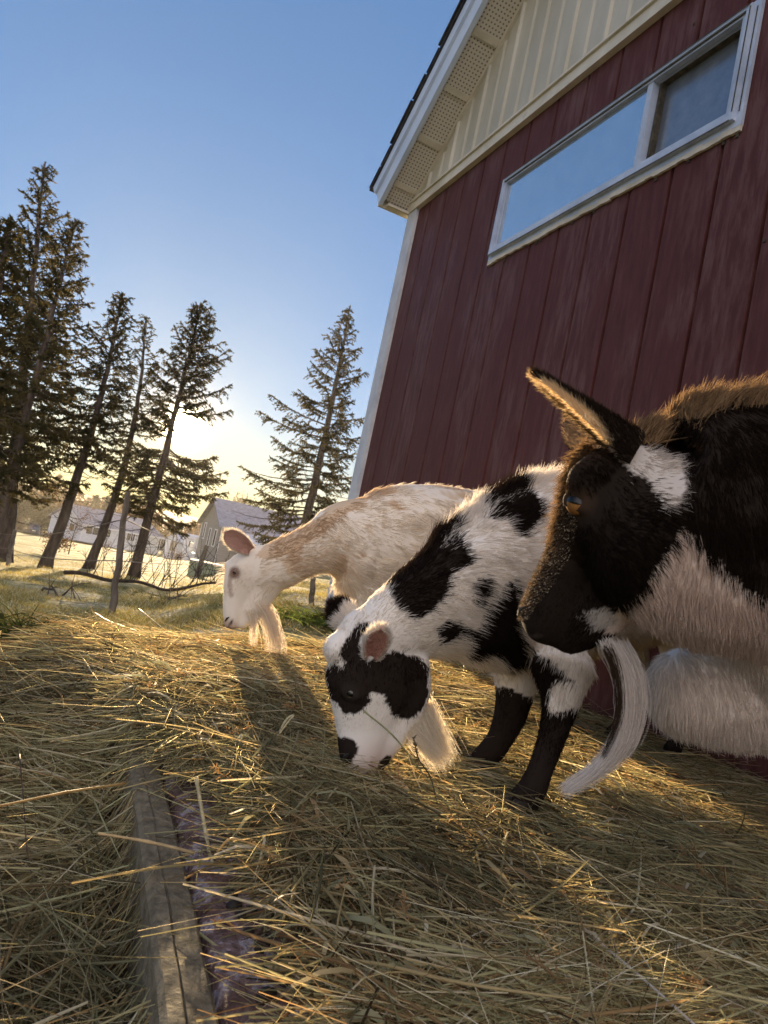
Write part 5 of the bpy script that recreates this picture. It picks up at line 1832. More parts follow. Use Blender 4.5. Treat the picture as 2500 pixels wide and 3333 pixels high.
def lid_ring(s, c, r, look, up, rr=.3, wide=1.25, tall=.8):
    """eyelids: a torus-like ridge of the body round the eye"""
    look = unit(look); up = unit(np.asarray(up) - look * (np.asarray(up) @ look)); sd = np.cross(up, look)
    for j in range(16):
        th = 2 * math.pi * j / 16
        p = np.asarray(c) + (sd * math.cos(th) * wide + up * math.sin(th) * tall + look * (.50 + .0 * math.sin(th))) * r
        s.ball(p, r * rr)

def add_ear(parts, earargs, inner_col, outer_fn):
    V, Fq, inner = ear_shape(**earargs)
    parts.append((V, Fq, inner, inner_col, outer_fn))

def body_mesh(root, V, Fq, coat, ears):
    rng = np.random.RandomState(0)
    VV, FF = [V], list(Fq)
    Nm = np.zeros_like(V)
    T = tri_list(V, Fq)
    fn = np.cross(V[T[:, 1]] - V[T[:, 0]], V[T[:, 2]] - V[T[:, 0]])
    for k in range(3): np.add.at(Nm, T[:, k], fn)
    Nm /= np.linalg.norm(Nm, axis=1)[:, None] + 1e-12
    cols = [coat(V, Nm, None)]
    b = len(V)
    for eV, eF, inner, icol, ofn in ears:
        VV.append(eV); FF += [tuple(i + b for i in f) for f in eF]; b += len(eV)
        oc = ofn(eV)
        cols.append(oc * (1 - inner[:, None]) + np.asarray(icol) * inner[:, None])
    return mesh('body', np.vstack(VV), FF, MAT['coat'], root, smooth=True, attrs={'tint': np.clip(np.vstack(cols), .003, .85)})

def ear_fur(name, parent, ears, count, rng, length=.008, rad=.0003, innerlen=.45, edge=1.0):
    Ps, Ds, Ls, Cs = [], [], [], []
    for eV, eF, inner, icol, ofn in ears:
        T = tri_list(eV, eF)
        idx, P, Nm, bw = grow(eV, T, count, rng)
        iv = (inner[T[idx]] * bw).sum(1)
        d = unit(eV[len(eV) // 2 - 6] - eV[5])
        Ps.append(P); Ds.append(unit(d) * .9 + Nm * .55 + rng.normal(size=P.shape) * .2)
        Ls.append(length * (1 - (1 - innerlen) * iv) * (1 + .3 * rng.normal(size=len(P)).clip(-2, 2)))
        Cs.append(ofn(P) * (1 - iv[:, None]) + np.asarray(icol) * iv[:, None])
    P = np.vstack(Ps); D = np.vstack(Ds); D /= np.linalg.norm(D, axis=1)[:, None]; L = np.concatenate(Ls); Cc = np.vstack(Cs)
    ss = np.linspace(0, 1, 4)
    pts = P[:, None] + D[:, None] * (ss[None, :, None] * L[:, None, None])
    R = rad * np.array([1, .9, .6, .15])[None] * np.ones((len(P), 1))
    Cc = Cc * (1 + .12 * rng.normal(size=len(P)))[:, None]
    return strands(name, pts, R, np.clip(Cc, .003, .9), MAT['fur'], parent)

def beard(name, parent, roots, paths, count, rng, col, rad=.0005, n=8, spread=.006, colvar=.12, tipspread=.5, label=None):
    """paths: list of guide polylines (world, all n_g points); strands follow blends of neighbouring guides"""
    G = np.array([catmull(np.array(p), 6) for p in paths])
    m = G.shape[1]
    K = count
    g = rng.rand(K) * (len(paths) - 1)
    i0 = np.minimum(g.astype(int), len(paths) - 2); fr = (g - i0)[:, None, None]
    base = G[i0] * (1 - fr) + G[i0 + 1] * fr
    tt = np.linspace(0, 1, n)
    end = (1 - .45 * rng.rand(K) ** 2.2)
    idx = tt[None] * end[:, None] * (m - 1)
    k = np.minimum(idx.astype(int), m - 2); f = (idx - k)[..., None]
    r = np.arange(K)[:, None]
    P = base[r, k] * (1 - f) + base[r, k + 1] * f
    off = rng.normal(size=(K, 1, 3)) * spread
    clump = np.stack([noise(P[:, 0] * 1.0, 120, q) for q in (0, 1, 2)], 1)[:, None, :] * spread * 1.3
    fade = (1 - (1 - tipspread) * tt)[None, :, None]
    P = P + off * fade + clump * tt[None, :, None]
    P = P + rng.normal(size=(K, n, 3)) * spread * .10
    R = rad * (1 + .2 * rng.normal(size=K).clip(-2, 2))[:, None] * np.linspace(1, .25, n)[None]
    c = np.asarray(col)[None] * (1 + colvar * rng.normal(size=K).clip(-2, 2))[:, None]
    o = strands(name, P, R, np.clip(c, .003, .9), MAT['fur'], parent)
    return o

WHITE = np.array([.78, .74, .68]); BLACK = np.array([.020, .014, .011]); TAN = np.array([.50, .31, .13]); CREAM = np.array([.79, .73, .64]); PINK = np.array([.60, .40, .35])

def line_dist(P, L):
    L = np.asarray(L); d = np.full(len(P), 9.0)
    for a, b in zip(L[:-1], L[1:]):
        v = b - a; t = np.clip((P - a) @ v / (v @ v), 0, 1)
        d = np.minimum(d, np.linalg.norm(P - a - t[:, None] * v, axis=1))
    return d
MOUTH1 = [at(494, 1353, 1.888), at(502, 1341, 1.872), at(509, 1326, 1.866), at(512, 1316, 1.864)]
TEAR1 = [at(500, 1243, 1.862), at(497, 1262, 1.868), at(500, 1285, 1.87)]
MOUTH2 = [at(786, 1668, 1.050), at(792, 1650, 1.038), at(797, 1632, 1.036), at(800, 1616, 1.036)]
MOUTH3 = [at(1124, 1372, .735), at(1170, 1376, .704), at(1215, 1366, .684), at(1250, 1350, .670)]

NOSE3 = [at(1117, 1332, .735), at(1122, 1314, .724), at(1132, 1302, .716), at(1140, 1310, .712)]
def hoofs(root, feet, lat):
    for (p, fwd, r) in feet:
        fwd = unit(np.asarray(fwd) * [1, 1, 0]); sd = np.array([-fwd[1], fwd[0], 0]); p = np.asarray(p)
        for s in (-1, 1):
            mb = MB()
            rings = []
            for z, a, b, sh in ((0, 1.0, .50, .28), (.35, 1.0, .50, .22), (.8, .85, .46, .08), (1.2, .7, .42, 0)):
                ring = []
                for j in range(10):
                    th = 2 * math.pi * j / 10
                    ring.append(p + fwd * (math.cos(th) * a + sh) * r + sd * (math.sin(th) * b + s * .46) * r + np.array([0, 0, z * r]))
                rings.append(ring)
            V = [v for q in rings for v in q]
            Fq = [(i * 10 + j, i * 10 + (j + 1) % 10, i * 10 + 10 + (j + 1) % 10, i * 10 + 10 + j) for i in range(3) for j in range(10)]
            Fq += [tuple(range(9, -1, -1)), tuple(30 + j for j in range(10))]
            mesh('hoof', V, Fq, MAT['hoof'], root, smooth=True)

# ================================================================== white and tan goat, grazing at the back
def goat_white():
    rng = np.random.RandomState(101)
    yaw = unit(np.array([.93, .36, 0]))               # nose to tail in plan
    lat = np.array([yaw[1], -yaw[0], 0])              # towards the camera
    g = Goat(lat)
    # body
    g.loft([(745, 1175, 1.98, 72, .80), (795, 1183, 2.02, 126, .68), (880, 1192, 2.10, 148, .72), (980, 1205, 2.20, 150, .80), (1080, 1215, 2.31, 146, .82), (1170, 1215, 2.40, 128, .78), (1225, 1210, 2.46, 86, .8)], hair=.026)
    # neck
    g.loft([(785, 1178, 2.0, 118, .62), (735, 1166, 1.97, 84, .66), (690, 1180, 1.94, 58, .78), (645, 1200, 1.92, 51, .8), (600, 1222, 1.91, 54, .74), (560, 1238, 1.90, 50, .7)], hair=.018, flow=-1)
    # head
    g.loft([(562, 1208, 1.9, 36, .8), (543, 1233, 1.9, 52, .68), (528, 1262, 1.9, 47, .66), (515, 1295, 1.9, 34, .72), (506, 1325, 1.9, 25.5, .86), (500.5, 1346, 1.9, 17.5, 1.05)], hair=(.010, .008, .006, .004, .003, .002), flow=1)
    g.loft([(575, 1262, 1.9, 36, .6), (550, 1305, 1.9, 29, .6), (534, 1333, 1.9, 19, .75), (519, 1350, 1.9, 11.5, 1.0)], hair=(.010, .008, .004, .002))
    g.ball(at(497, 1222, 1.895), .016, (1, 1.6, 1))
    # legs (forelegs, hind legs) in world space
    B = lambda px, py, Y: at(px, py, Y)
    feet = []
    def leg(top, foot, knee_f, r0, hind=False):
        top, foot = np.asarray(top, float), np.asarray(foot, float)
        kn = top * .48 + foot * .52 + yaw * knee_f
        if hind:
            st = top * .70 + foot * .30 - yaw * .05; hk = top * .38 + foot * .62 + yaw * .055
            nodes = [(*top, r0), (*st, r0 * .78), (*hk, .024), (*(hk * .4 + foot * .6), .0185), (*(foot + [0, 0, .03]), .021)]
        else:
            nodes = [(*top, r0), (*(top * .72 + foot * .28), r0 * .62), (*kn, .027), (*(kn * .45 + foot * .55), .0185), (*(foot + [0, 0, .03]), .021)]
        g.loft(nodes, ratio=.85, px=False, hair=.009, k=14)
        feet.append((foot, -yaw, .022))
    c0 = B(800, 1215, 2.04)
    gnd = lambda p, z=.015: np.array([p[0], p[1], z])
    leg(c0 + lat * .055 + [0, 0, -.07], gnd(c0 + lat * .055 - yaw * .01), -.012, .060)
    leg(c0 - lat * .055 + [0, 0, -.07] + yaw * .05, gnd(c0 - lat * .055 + yaw * .0), -.012, .060)
    c1 = B(1165, 1220, 2.40)
    leg(c1 + lat * .06 + [0, 0, -.02], gnd(c1 + lat * .06 + yaw * .03), 0, .075, True)
    leg(c1 - lat * .06 + [0, 0, -.02], gnd(c1 - lat * .06 - yaw * .05), 0, .075, True)
    # tail
    tb = B(1235, 1170, 2.47)
    g.loft([(*tb, .02), (*(tb + yaw * .05 + [0, 0, .03]), .016), (*(tb + yaw * .09 + [0, 0, .05]), .008)], ratio=.8, px=False, hair=.03, k=10)
    eyeP = at(506, 1236, 1.9) + lat * .052 * 0
    # eye sits on the near cheek surface
    eye = at(507, 1237, 1.857); lk = unit(lat * .9 + np.array([-.45, -.1, .05]))
    lid_ring(g, eye - lk * .005, .0095, lk, [0, 0, 1], rr=.36, wide=1.15, tall=.62)
    V, Fq = g.remesh(.0055, 6)
    fl = Flank(at(800, 1200, 2.0), lat).on_skin(V, Fq)
    Pt = lambda pts, Y=1.93: fl.poly([(x, y, Y) for x, y in pts])
    topline = Pt([(575, 1170), (640, 1150), (700, 1108), (760, 1050), (850, 1042), (870, 1062), (800, 1075), (745, 1110), (700, 1150), (640, 1190), (590, 1205), (560, 1195)], 1.92)
    back = Pt([(930, 1048), (1000, 1052), (1052, 1060), (1060, 1100), (1030, 1110), (1000, 1085), (950, 1070)], 2.1)
    p2 = Pt([(730, 1130), (775, 1105), (800, 1140), (770, 1160), (790, 1200), (760, 1205), (730, 1180)], 1.93)
    p3 = Pt([(600, 1195), (680, 1160), (740, 1185), (770, 1235), (740, 1240), (690, 1225), (620, 1240)], 1.92)
    p4 = Pt([(820, 1090), (850, 1075), (870, 1100), (850, 1130), (835, 1120)], 2.0)
    def coat(P, Nm, r):
        u, v = fl.uv(P)
        st = noise(P, 30, 6) * .012
        c = np.tile(CREAM, (len(P), 1))
        wob = st + (0 if r is None else r.normal(size=len(P)) * .008)
        t1 = inpoly(u + wob, v + wob, topline); t2 = inpoly(u + wob, v - wob, p3); t3 = inpoly(u - wob, v + wob, p2) | inpoly(u + wob, v + wob, back) | inpoly(u + wob, v + wob, p4)
        streak = np.clip(.5 + .9 * noise(P * [1, 1, .55], 42, 7), 0, 1)[:, None]
        c = np.where(t1[:, None], c * (1 - .60) + TAN * .95 * .60, c)
        c = np.where(t2[:, None], c * (1 - .55 * streak) + TAN * .55 * streak, c)
        c = np.where(t3[:, None], c * (1 - .72 * streak) + TAN * .72 * streak, c)
        # bare pinkish muzzle, grey-pink round the eye
        mz = np.linalg.norm(P - at(499, 1348, 1.9), axis=1)
        k = np.clip((.032 - mz) / .02, 0, 1)[:, None]
        c = c * (1 - k) + np.array([.42, .27, .22]) * k
        e = np.linalg.norm(P - eye, axis=1); k = np.clip((.021 - e) / .010, 0, 1)[:, None]
        c = c * (1 - k) + np.array([.20, .13, .10]) * k
        k = np.clip(1.6 - line_dist(P, MOUTH1) / .0035, 0, 1)[:, None]
        c = c * (1 - k) + np.array([.055, .03, .025]) * k
        k = np.clip(1.5 - line_dist(P, TEAR1) / .006, 0, .6)[:, None]
        c = c * (1 - k) + np.array([.28, .18, .14]) * k
        return c
    ears = []
    b = at(541, 1189, 1.868); tp = at(483, 1147, 1.80)
    add_ear(ears, dict(base=b, tip=tp, face=unit(lat + [0, 0, -.15]), width=.0245, cup=.40, thick=.007), PINK * 1.05, lambda P: np.tile(CREAM * .95, (len(P), 1)))
    b2 = at(520, 1187, 1.94); tp2 = at(506, 1150, 2.01)
    add_ear(ears, dict(base=b2, tip=tp2, face=unit(-lat), width=.023, cup=.4, thick=.007), PINK, lambda P: np.tile(CREAM * .95, (len(P), 1)))
    root = thing('goat', gnd(c0, 0), 'cream white goat with tan neck streaks and a wispy beard grazing behind the spotted one', 'goat', None)
    body_mesh(root, V, Fq, coat, ears)
    def skip(P): return np.linalg.norm(P - eye, axis=1) < .0125
    fur('fur', root, V, Fq, g.segs, coat, 95000, rng, rad=.00055, lift=.22, gravity=.35, skipfn=skip, clump=.30)
    ear_fur('ear_fur', root, ears, 2500, rng, .009, .0004)
    eyeball(root, eye - lk * .0060, .0092, lk, [0.2, 0, 1], 'iris_brown', None)
    mb = MB(); mb.tube([at(486, 1342, 1.880), at(490, 1336, 1.874), at(495, 1333, 1.870)], [.0015, .0028, .001], 6); mb.build('nostril', MAT['hoof'], root)
    hoofs(root, feet, lat)
    gd = []
    for dx, Y in ((-6, 1.88), (0, 1.9), (7, 1.92), (14, 1.9)):
        gd.append([at(556 + dx, 1302, Y), at(574 + dx, 1328, Y), at(588 + dx * .6, 1362, Y), at(594 + dx * .9, 1395, Y), at(590 + dx * .6, 1418, Y)])
    beard('beard', root, None, gd, 520, rng, CREAM * 1.0, rad=.00042, spread=.0075, tipspread=1.0)
    gd = [[at(540 + d, 1318, 1.88 + d * .002), at(545 + d, 1340, 1.88), at(546 + d * .5, 1365, 1.88), at(545 + d * .3, 1394, 1.88)] for d in (-4, 3, 9)]
    beard('beard_tuft', root, None, gd, 150, rng, CREAM * 1.0, rad=.00042, spread=.005, tipspread=1.0)
    # whiskery brow hairs
    gd = [[at(488, 1215, 1.89), at(478, 1216, 1.88), at(470, 1218, 1.87), at(466, 1222, 1.87)], [at(485, 1262, 1.89), at(476, 1262, 1.88), at(470, 1265, 1.88), at(466, 1268, 1.87)]]
    beard('brow_hair', root, None, gd, 40, rng, CREAM, rad=.0005, spread=.004)
    return root
goat_white()

# ================================================================== black and white goat, grazing in the middle
def goat_spotted():
    rng = np.random.RandomState(202)
    yaw = unit(np.array([.80, .60, 0]))
    lat = np.array([yaw[1], -yaw[0], 0])
    hlat = unit(np.array([.12, -1, -.10]))
    g = Goat(lat)
    H0 = 1.085
    g.loft([(955, 1305, 1.13, 118, .72), (1010, 1285, 1.16, 158, .68), (1080, 1262, 1.21, 188, .66), (1160, 1240, 1.29, 200, .74), (1260, 1225, 1.44, 186, .84), (1370, 1225, 1.60, 166, .9), (1460, 1228, 1.74, 140, .86), (1520, 1228, 1.83, 96, .85)], hair=(.022, .026, .028, .028, .028, .026, .026, .026))
    g.loft([(985, 1290, 1.15, 140, .66), (920, 1318, 1.12, 112, .72), (870, 1345, 1.10, 94, .76), (830, 1378, 1.09, 86, .8), (812, 1412, H0, 84, .8)], hair=(.024, .020, .016, .012, .010), flow=-1)
    hd = hlat
    g.loft([(790, 1362, H0, 64, .86), (800, 1415, H0, 92, .76), (806, 1468, H0, 101, .72), (798, 1525, H0, 84, .70), (788, 1580, H0, 62, .74), (780, 1625, H0, 49, .92), (776, 1655, H0, 38, 1.1)], lat=hd, hair=(.012, .009, .007, .006, .005, .003, .002))
    g.loft([(862, 1440, H0, 68, .60), (870, 1498, H0, 60, .56), (850, 1558, H0, 48, .58), (824, 1612, H0, 36, .70), (806, 1650, H0, 26, .95)], lat=hd, hair=(.010, .010, .008, .006, .003))
    g.ball(at(728, 1398, 1.07), .020, (1, 1.5, 1.2))
    # brow ridge over the near eye
    feet = []
    # near foreleg, far foreleg as seen
    g.loft([(1215, 1440, 1.16, 78, .8), (1212, 1505, 1.14, 50, .8), (1202, 1560, 1.125, 36, .85), (1186, 1610, 1.115, 30, .9), (1168, 1660, 1.105, 27.5, .95), (1152, 1700, 1.10, 31, .95), (1138, 1722, 1.10, 33, .95), (1124, 1730, 1.10, 30, 1.0)], hair=(.02, .016, .011, .009, .008, .008, .006, .004), k=16)
    g.loft([(1118, 1430, 1.29, 64, .8), (1112, 1495, 1.28, 45, .85), (1100, 1550, 1.275, 36, .9), (1082, 1592, 1.27, 29, .95), (1064, 1618, 1.265, 28, .95), (1048, 1634, 1.265, 27, .95), (1036, 1640, 1.265, 24, 1.0)], hair=(.016, .012, .010, .009, .008, .007, .004), k=16)
    gnd = lambda p, z=.012: np.array([p[0], p[1], z])
    for (px, py, Y, r) in ((1116, 1734, 1.095, .025), (1030, 1644, 1.26, .023)):
        P = at(px, py, Y); feet.append((np.array([P[0], P[1], P[2] - .022]), -yaw, r))
    def hleg(top, foot):
        st = top * .70 + foot * .30 - yaw * .05; hk = top * .38 + foot * .62 + yaw * .055
        g.loft([(*top, .085), (*st, .062), (*hk, .026), (*(hk * .4 + foot * .6), .020), (*(foot + [0, 0, .03]), .024)], ratio=.85, px=False, hair=.012, k=14)
        feet.append((foot, -yaw, .025))
    c1 = at(1455, 1240, 1.80)
    hleg(c1 + lat * .06, gnd(c1 + lat * .06 + yaw * .03)); hleg(c1 - lat * .06, gnd(c1 - lat * .06 - yaw * .04))
    tb = at(1530, 1180, 1.86)
    g.loft([(*tb, .02), (*(tb + yaw * .04 + [0, 0, .04]), .018), (*(tb + yaw * .07 + [0, 0, .08]), .008)], ratio=.8, px=False, hair=.035, k=10)
    lk = unit(hlat * .95 + np.array([-.38, 0, .05]))
    eye = at(757, 1499, 1.0385)
    upv = np.array([.12, 0, 1])
    lid_ring(g, eye - lk * .007, .0115, lk, upv, rr=.42, wide=1.02, tall=.48)
    V, Fq = g.remesh(.0042, 6)
    fl = Flank(at(900, 1350, 1.1), lat).on_skin(V, Fq)
    hf = Flank(at(800, 1480, 1.05), hlat).on_skin(V, Fq)
    q6 = lambda pts, Y=1.035: hf.poly([(663.6 + .2 * x, 1260.8 + .2 * y, Y) for x, y in pts])
    q3 = lambda pts, Y=1.10: fl.poly([(663.6 + .4 * x, 995.4 + .4 * y, Y) for x, y in pts])
    face = q6([(240, 1000), (300, 870), (420, 890), (560, 920), (640, 860), (800, 760), (950, 720), (1180, 770), (1320, 900), (1350, 1050), (1300, 1200), (1220, 1380), (1080, 1470), (920, 1400), (830, 1200), (660, 1180), (650, 1290), (560, 1400), (420, 1390), (330, 1290), (260, 1240), (225, 1120)])
    stripe = q6([(330, 740), (450, 560), (540, 430), (650, 420), (640, 500), (570, 600), (570, 680), (640, 800), (660, 900), (560, 930), (430, 880)])
    nose = q6([(240, 1540), (330, 1640), (500, 1670), (530, 1790), (460, 1960), (400, 2040), (250, 2040), (200, 1700)], 1.05)
    brow = q6([(190, 1010), (250, 900), (325, 820), (345, 850), (270, 930), (225, 1040)])
    neckp = q3([(380, 700), (400, 640), (470, 560), (560, 470), (600, 385), (640, 380), (720, 440), (735, 480), (770, 390), (850, 470), (900, 540), (830, 590), (770, 620), (730, 760), (620, 850), (560, 860), (470, 800), (400, 760)], 1.09)
    small = q3([(900, 660), (960, 640), (985, 700), (950, 790), (905, 740)], 1.10)
    chest = q3([(1110, 640), (1135, 900), (1150, 1110), (1060, 1095), (960, 1040), (880, 1075), (790, 1090), (735, 1000), (710, 900), (760, 840), (830, 900), (890, 930), (960, 830), (1020, 720)], 1.10)
    backp = q3([(950, 300), (1000, 230), (1060, 180), (1180, 150), (1250, 210), (1250, 330), (1180, 420), (1100, 400), (1050, 310)], 1.14)
    # other side of the animal: a few patches of its own
    far_c = [(at(1100, 1200, 1.45), .11), (at(930, 1290, 1.25), .07), (at(1350, 1250, 1.65), .12)]
    zleg = at(1180, 1530, 1.12)[2]
    far_leg = q3([(1030, 1130), (1130, 1160), (1200, 1190), (1210, 1400), (1150, 1750), (820, 1750), (900, 1560), (1030, 1330)], 1.26)
    def coat(P, Nm, r):
        n = len(P)
        w = noise(P, 60, 2) * .004
        uu, vv = fl.uv(P); hu, hv = hf.uv(P)
        uu = uu + w; vv = vv + noise(P, 60, 5) * .004; hu = hu + w * .5; hv = hv + w * .5
        nearb = fl.near(P) > -.035
        hp = np.linalg.norm(P - at(800, 1490, H0), axis=1) < .165
        nearh = hf.near(P) > -.075
        blk = np.zeros(n, bool)
        blk |= hp & nearh & (inpoly(hu, hv, face) | inpoly(hu, hv, stripe) | inpoly(hu, hv, brow)) & ((hf.near(P) > -.045))
        blk |= hp & inpoly(hu, hv, nose)
        bod = ~hp | (np.linalg.norm(P - at(920, 1300, 1.1), axis=1) < .07)
        blk |= bod & nearb & (inpoly(uu, vv, neckp) | inpoly(uu, vv, small) | inpoly(uu, vv, chest) | inpoly(uu, vv, backp))
        for c, rr in far_c: blk |= (~nearb) & (np.linalg.norm(P - c, axis=1) + w * 4 < rr)
        dn = np.hypot(P[:, 0] - at(1190, 1600, 1.115)[0], P[:, 1] - 1.115) ; df = np.hypot(P[:, 0] - at(1085, 1560, 1.27)[0], P[:, 1] - 1.27)
        colm = (P[:, 1] < 1.21) & (P[:, 0] > at(1090, 1600, 1.1)[0]) & (P[:, 0] < at(1330, 1500, 1.12)[0])
        blk |= colm & ((P[:, 2] < at(1225, 1535, 1.10)[2] + w * 3) | ((P[:, 2] < at(1180, 1440, 1.10)[2] + w * 3) & (P[:, 0] < at(1204, 1490, 1.085)[0] + w)))
        blk |= (df < .12) & (P[:, 2] < .175 + w * 2)
        blk |= (P[:, 1] > 1.4) & (P[:, 2] < .14 + w * 2)
        c = np.where(blk[:, None], BLACK, WHITE)
        blk |= np.linalg.norm(P - at(832, 1652, 1.07), axis=1) < .013 + w  # shadow at the chin painted in as a black spot
        c = np.where(blk[:, None], BLACK, WHITE)
        # pinkish lips; round them the lower face's shading put into the coat
        mz = np.linalg.norm(P - at(797, 1655, H0), axis=1); k = (np.clip((.062 - mz) / .045, 0, .75) * (~blk))[:, None]
        c = c * (1 - .9 * k) + np.array([.42, .29, .24]) * .9 * k
        e = np.linalg.norm(P - eye, axis=1); k = np.clip((.017 - e) / .006, 0, 1)[:, None]
        c = c * (1 - k) + np.array([.022, .017, .014]) * k
        k = np.clip(1.7 - line_dist(P, MOUTH2) / .0045, 0, .85)[:, None]
        c = c * (1 - k) + np.array([.16, .075, .06]) * k
        return c
    ears = []
    b = at(801, 1416, 1.020); tp = at(823, 1348, .965)
    wfn = lambda P: np.tile(WHITE, (len(P), 1))
    add_ear(ears, dict(base=b, tip=tp, face=unit([.10, -.9, .12]), width=.0170, cup=.60, thick=.0065, curl=0), PINK * 1.22, wfn)
    b2 = at(762, 1352, 1.13); tp2 = at(712, 1298, 1.17)
    ctip = tp2
    add_ear(ears, dict(base=b2, tip=tp2, face=unit([-.35, .9, .2]), width=.024, cup=.45, thick=.008), PINK * .8,
            lambda P: np.where((np.linalg.norm(P - ctip, axis=1) < .033 + .006 * noise(P, 150, 1))[:, None], BLACK, WHITE))
    root = thing('goat', gnd(at(1180, 1500, 1.2), 0), 'black and white spotted goat with black forelegs, muzzle down in the hay', 'goat', None)
    body_mesh(root, V, Fq, coat, ears)
    def skip(P): return (np.linalg.norm(P - eye, axis=1) < .0095)
    def wgt(P, Nm):
        # the shadowed far side needs fewer hairs
        return np.where(Nm @ unit([0, -1, .15]) > -.35, 1.0, .3)
    def flowmod(P, fl_, hl):
        k = np.clip((np.linalg.norm(P - at(783, 1655, H0), axis=1) - .02) / .05, .25, 1)
        return fl_, hl * np.where(np.linalg.norm(P - at(795, 1560, H0), axis=1) < .15, k, 1)
    fur('fur', root, V, Fq, g.segs, coat, 210000, rng, rad=.00034, lift=.30, gravity=.28, skipfn=skip, weight=wgt, clump=.22, flowmod=flowmod, jit=.0030, lscale=.62)
    ear_fur('ear_fur', root, ears, 4500, rng, .009, .0003)
    # standing crest along the spine, lit from behind
    T = tri_list(V, Fq)
    spine = [at(x, y, Y) for x, y, Y in ((905, 1160, 1.13), (960, 1125, 1.155), (1020, 1092, 1.18), (1090, 1060, 1.22), (1160, 1036, 1.28), (1260, 1032, 1.44), (1370, 1055, 1.6))]
    sp_ = catmull(spine, 12)
    k = rng.randint(0, len(sp_), 9000)
    P = seat(sp_[k] + rng.normal(size=(9000, 3)) * [.010, .018, .006], V)
    dirs = unit(np.array([.25, .1, 1.0])) + rng.normal(size=(9000, 3)) * .22 + np.stack([noise(P, 120, q) for q in (0, 1, 2)], 1) * .3
    dirs /= np.linalg.norm(dirs, axis=1)[:, None]
    L = .027 * (1 + .3 * rng.normal(size=9000).clip(-2, 2))
    ss = np.linspace(-.1, 1, 5)
    pts = P[:, None] + dirs[:, None] * (ss[None, :, None] * L[:, None, None]) + yaw[None, None] * ((np.clip(ss, 0, 1) ** 2)[None, :, None] * .009)
    colr = coat(P - [0, .02, .02], P * 0 + [0, -1, 0], rng)
    strands('crest', pts, .0004 * np.array([1, 1, .8, .5, .12])[None] * np.ones((9000, 1)), np.clip(colr * 1.0, .01, .85), MAT['fur'], root)
    eyeball(root, eye - lk * .0070, .0105, lk, upv, 'iris_olive', None, slit=(.74, .30))
    mb = MB(); mb.tube([at(742, 1640, 1.062), at(747, 1632, 1.052), at(754, 1628, 1.047)], [.0015, .0032, .0012], 6); mb.build('nostril', MAT['hoof'], root)
    hoofs(root, feet, lat)
    gd = []
    for f in np.linspace(0, 1, 6):
        rx, ry = 886 + 40 * f, 1586 - 72 * f
        tx, ty = 944 + 28 * f, 1650 - 8 * f
        Y = H0 - .01 + .03 * f
        gd.append([at(rx, ry, Y), at(rx * .72 + tx * .28, ry * .72 + ty * .28 + 4, Y), at(rx * .4 + tx * .6, ry * .4 + ty * .6 + 3, Y), at(tx, ty, Y)])
    beard('beard', root, None, gd, 2000, rng, np.array([.80, .74, .62]), rad=.00026, spread=.0052, n=7, tipspread=1.3)
    return root
goat_spotted()

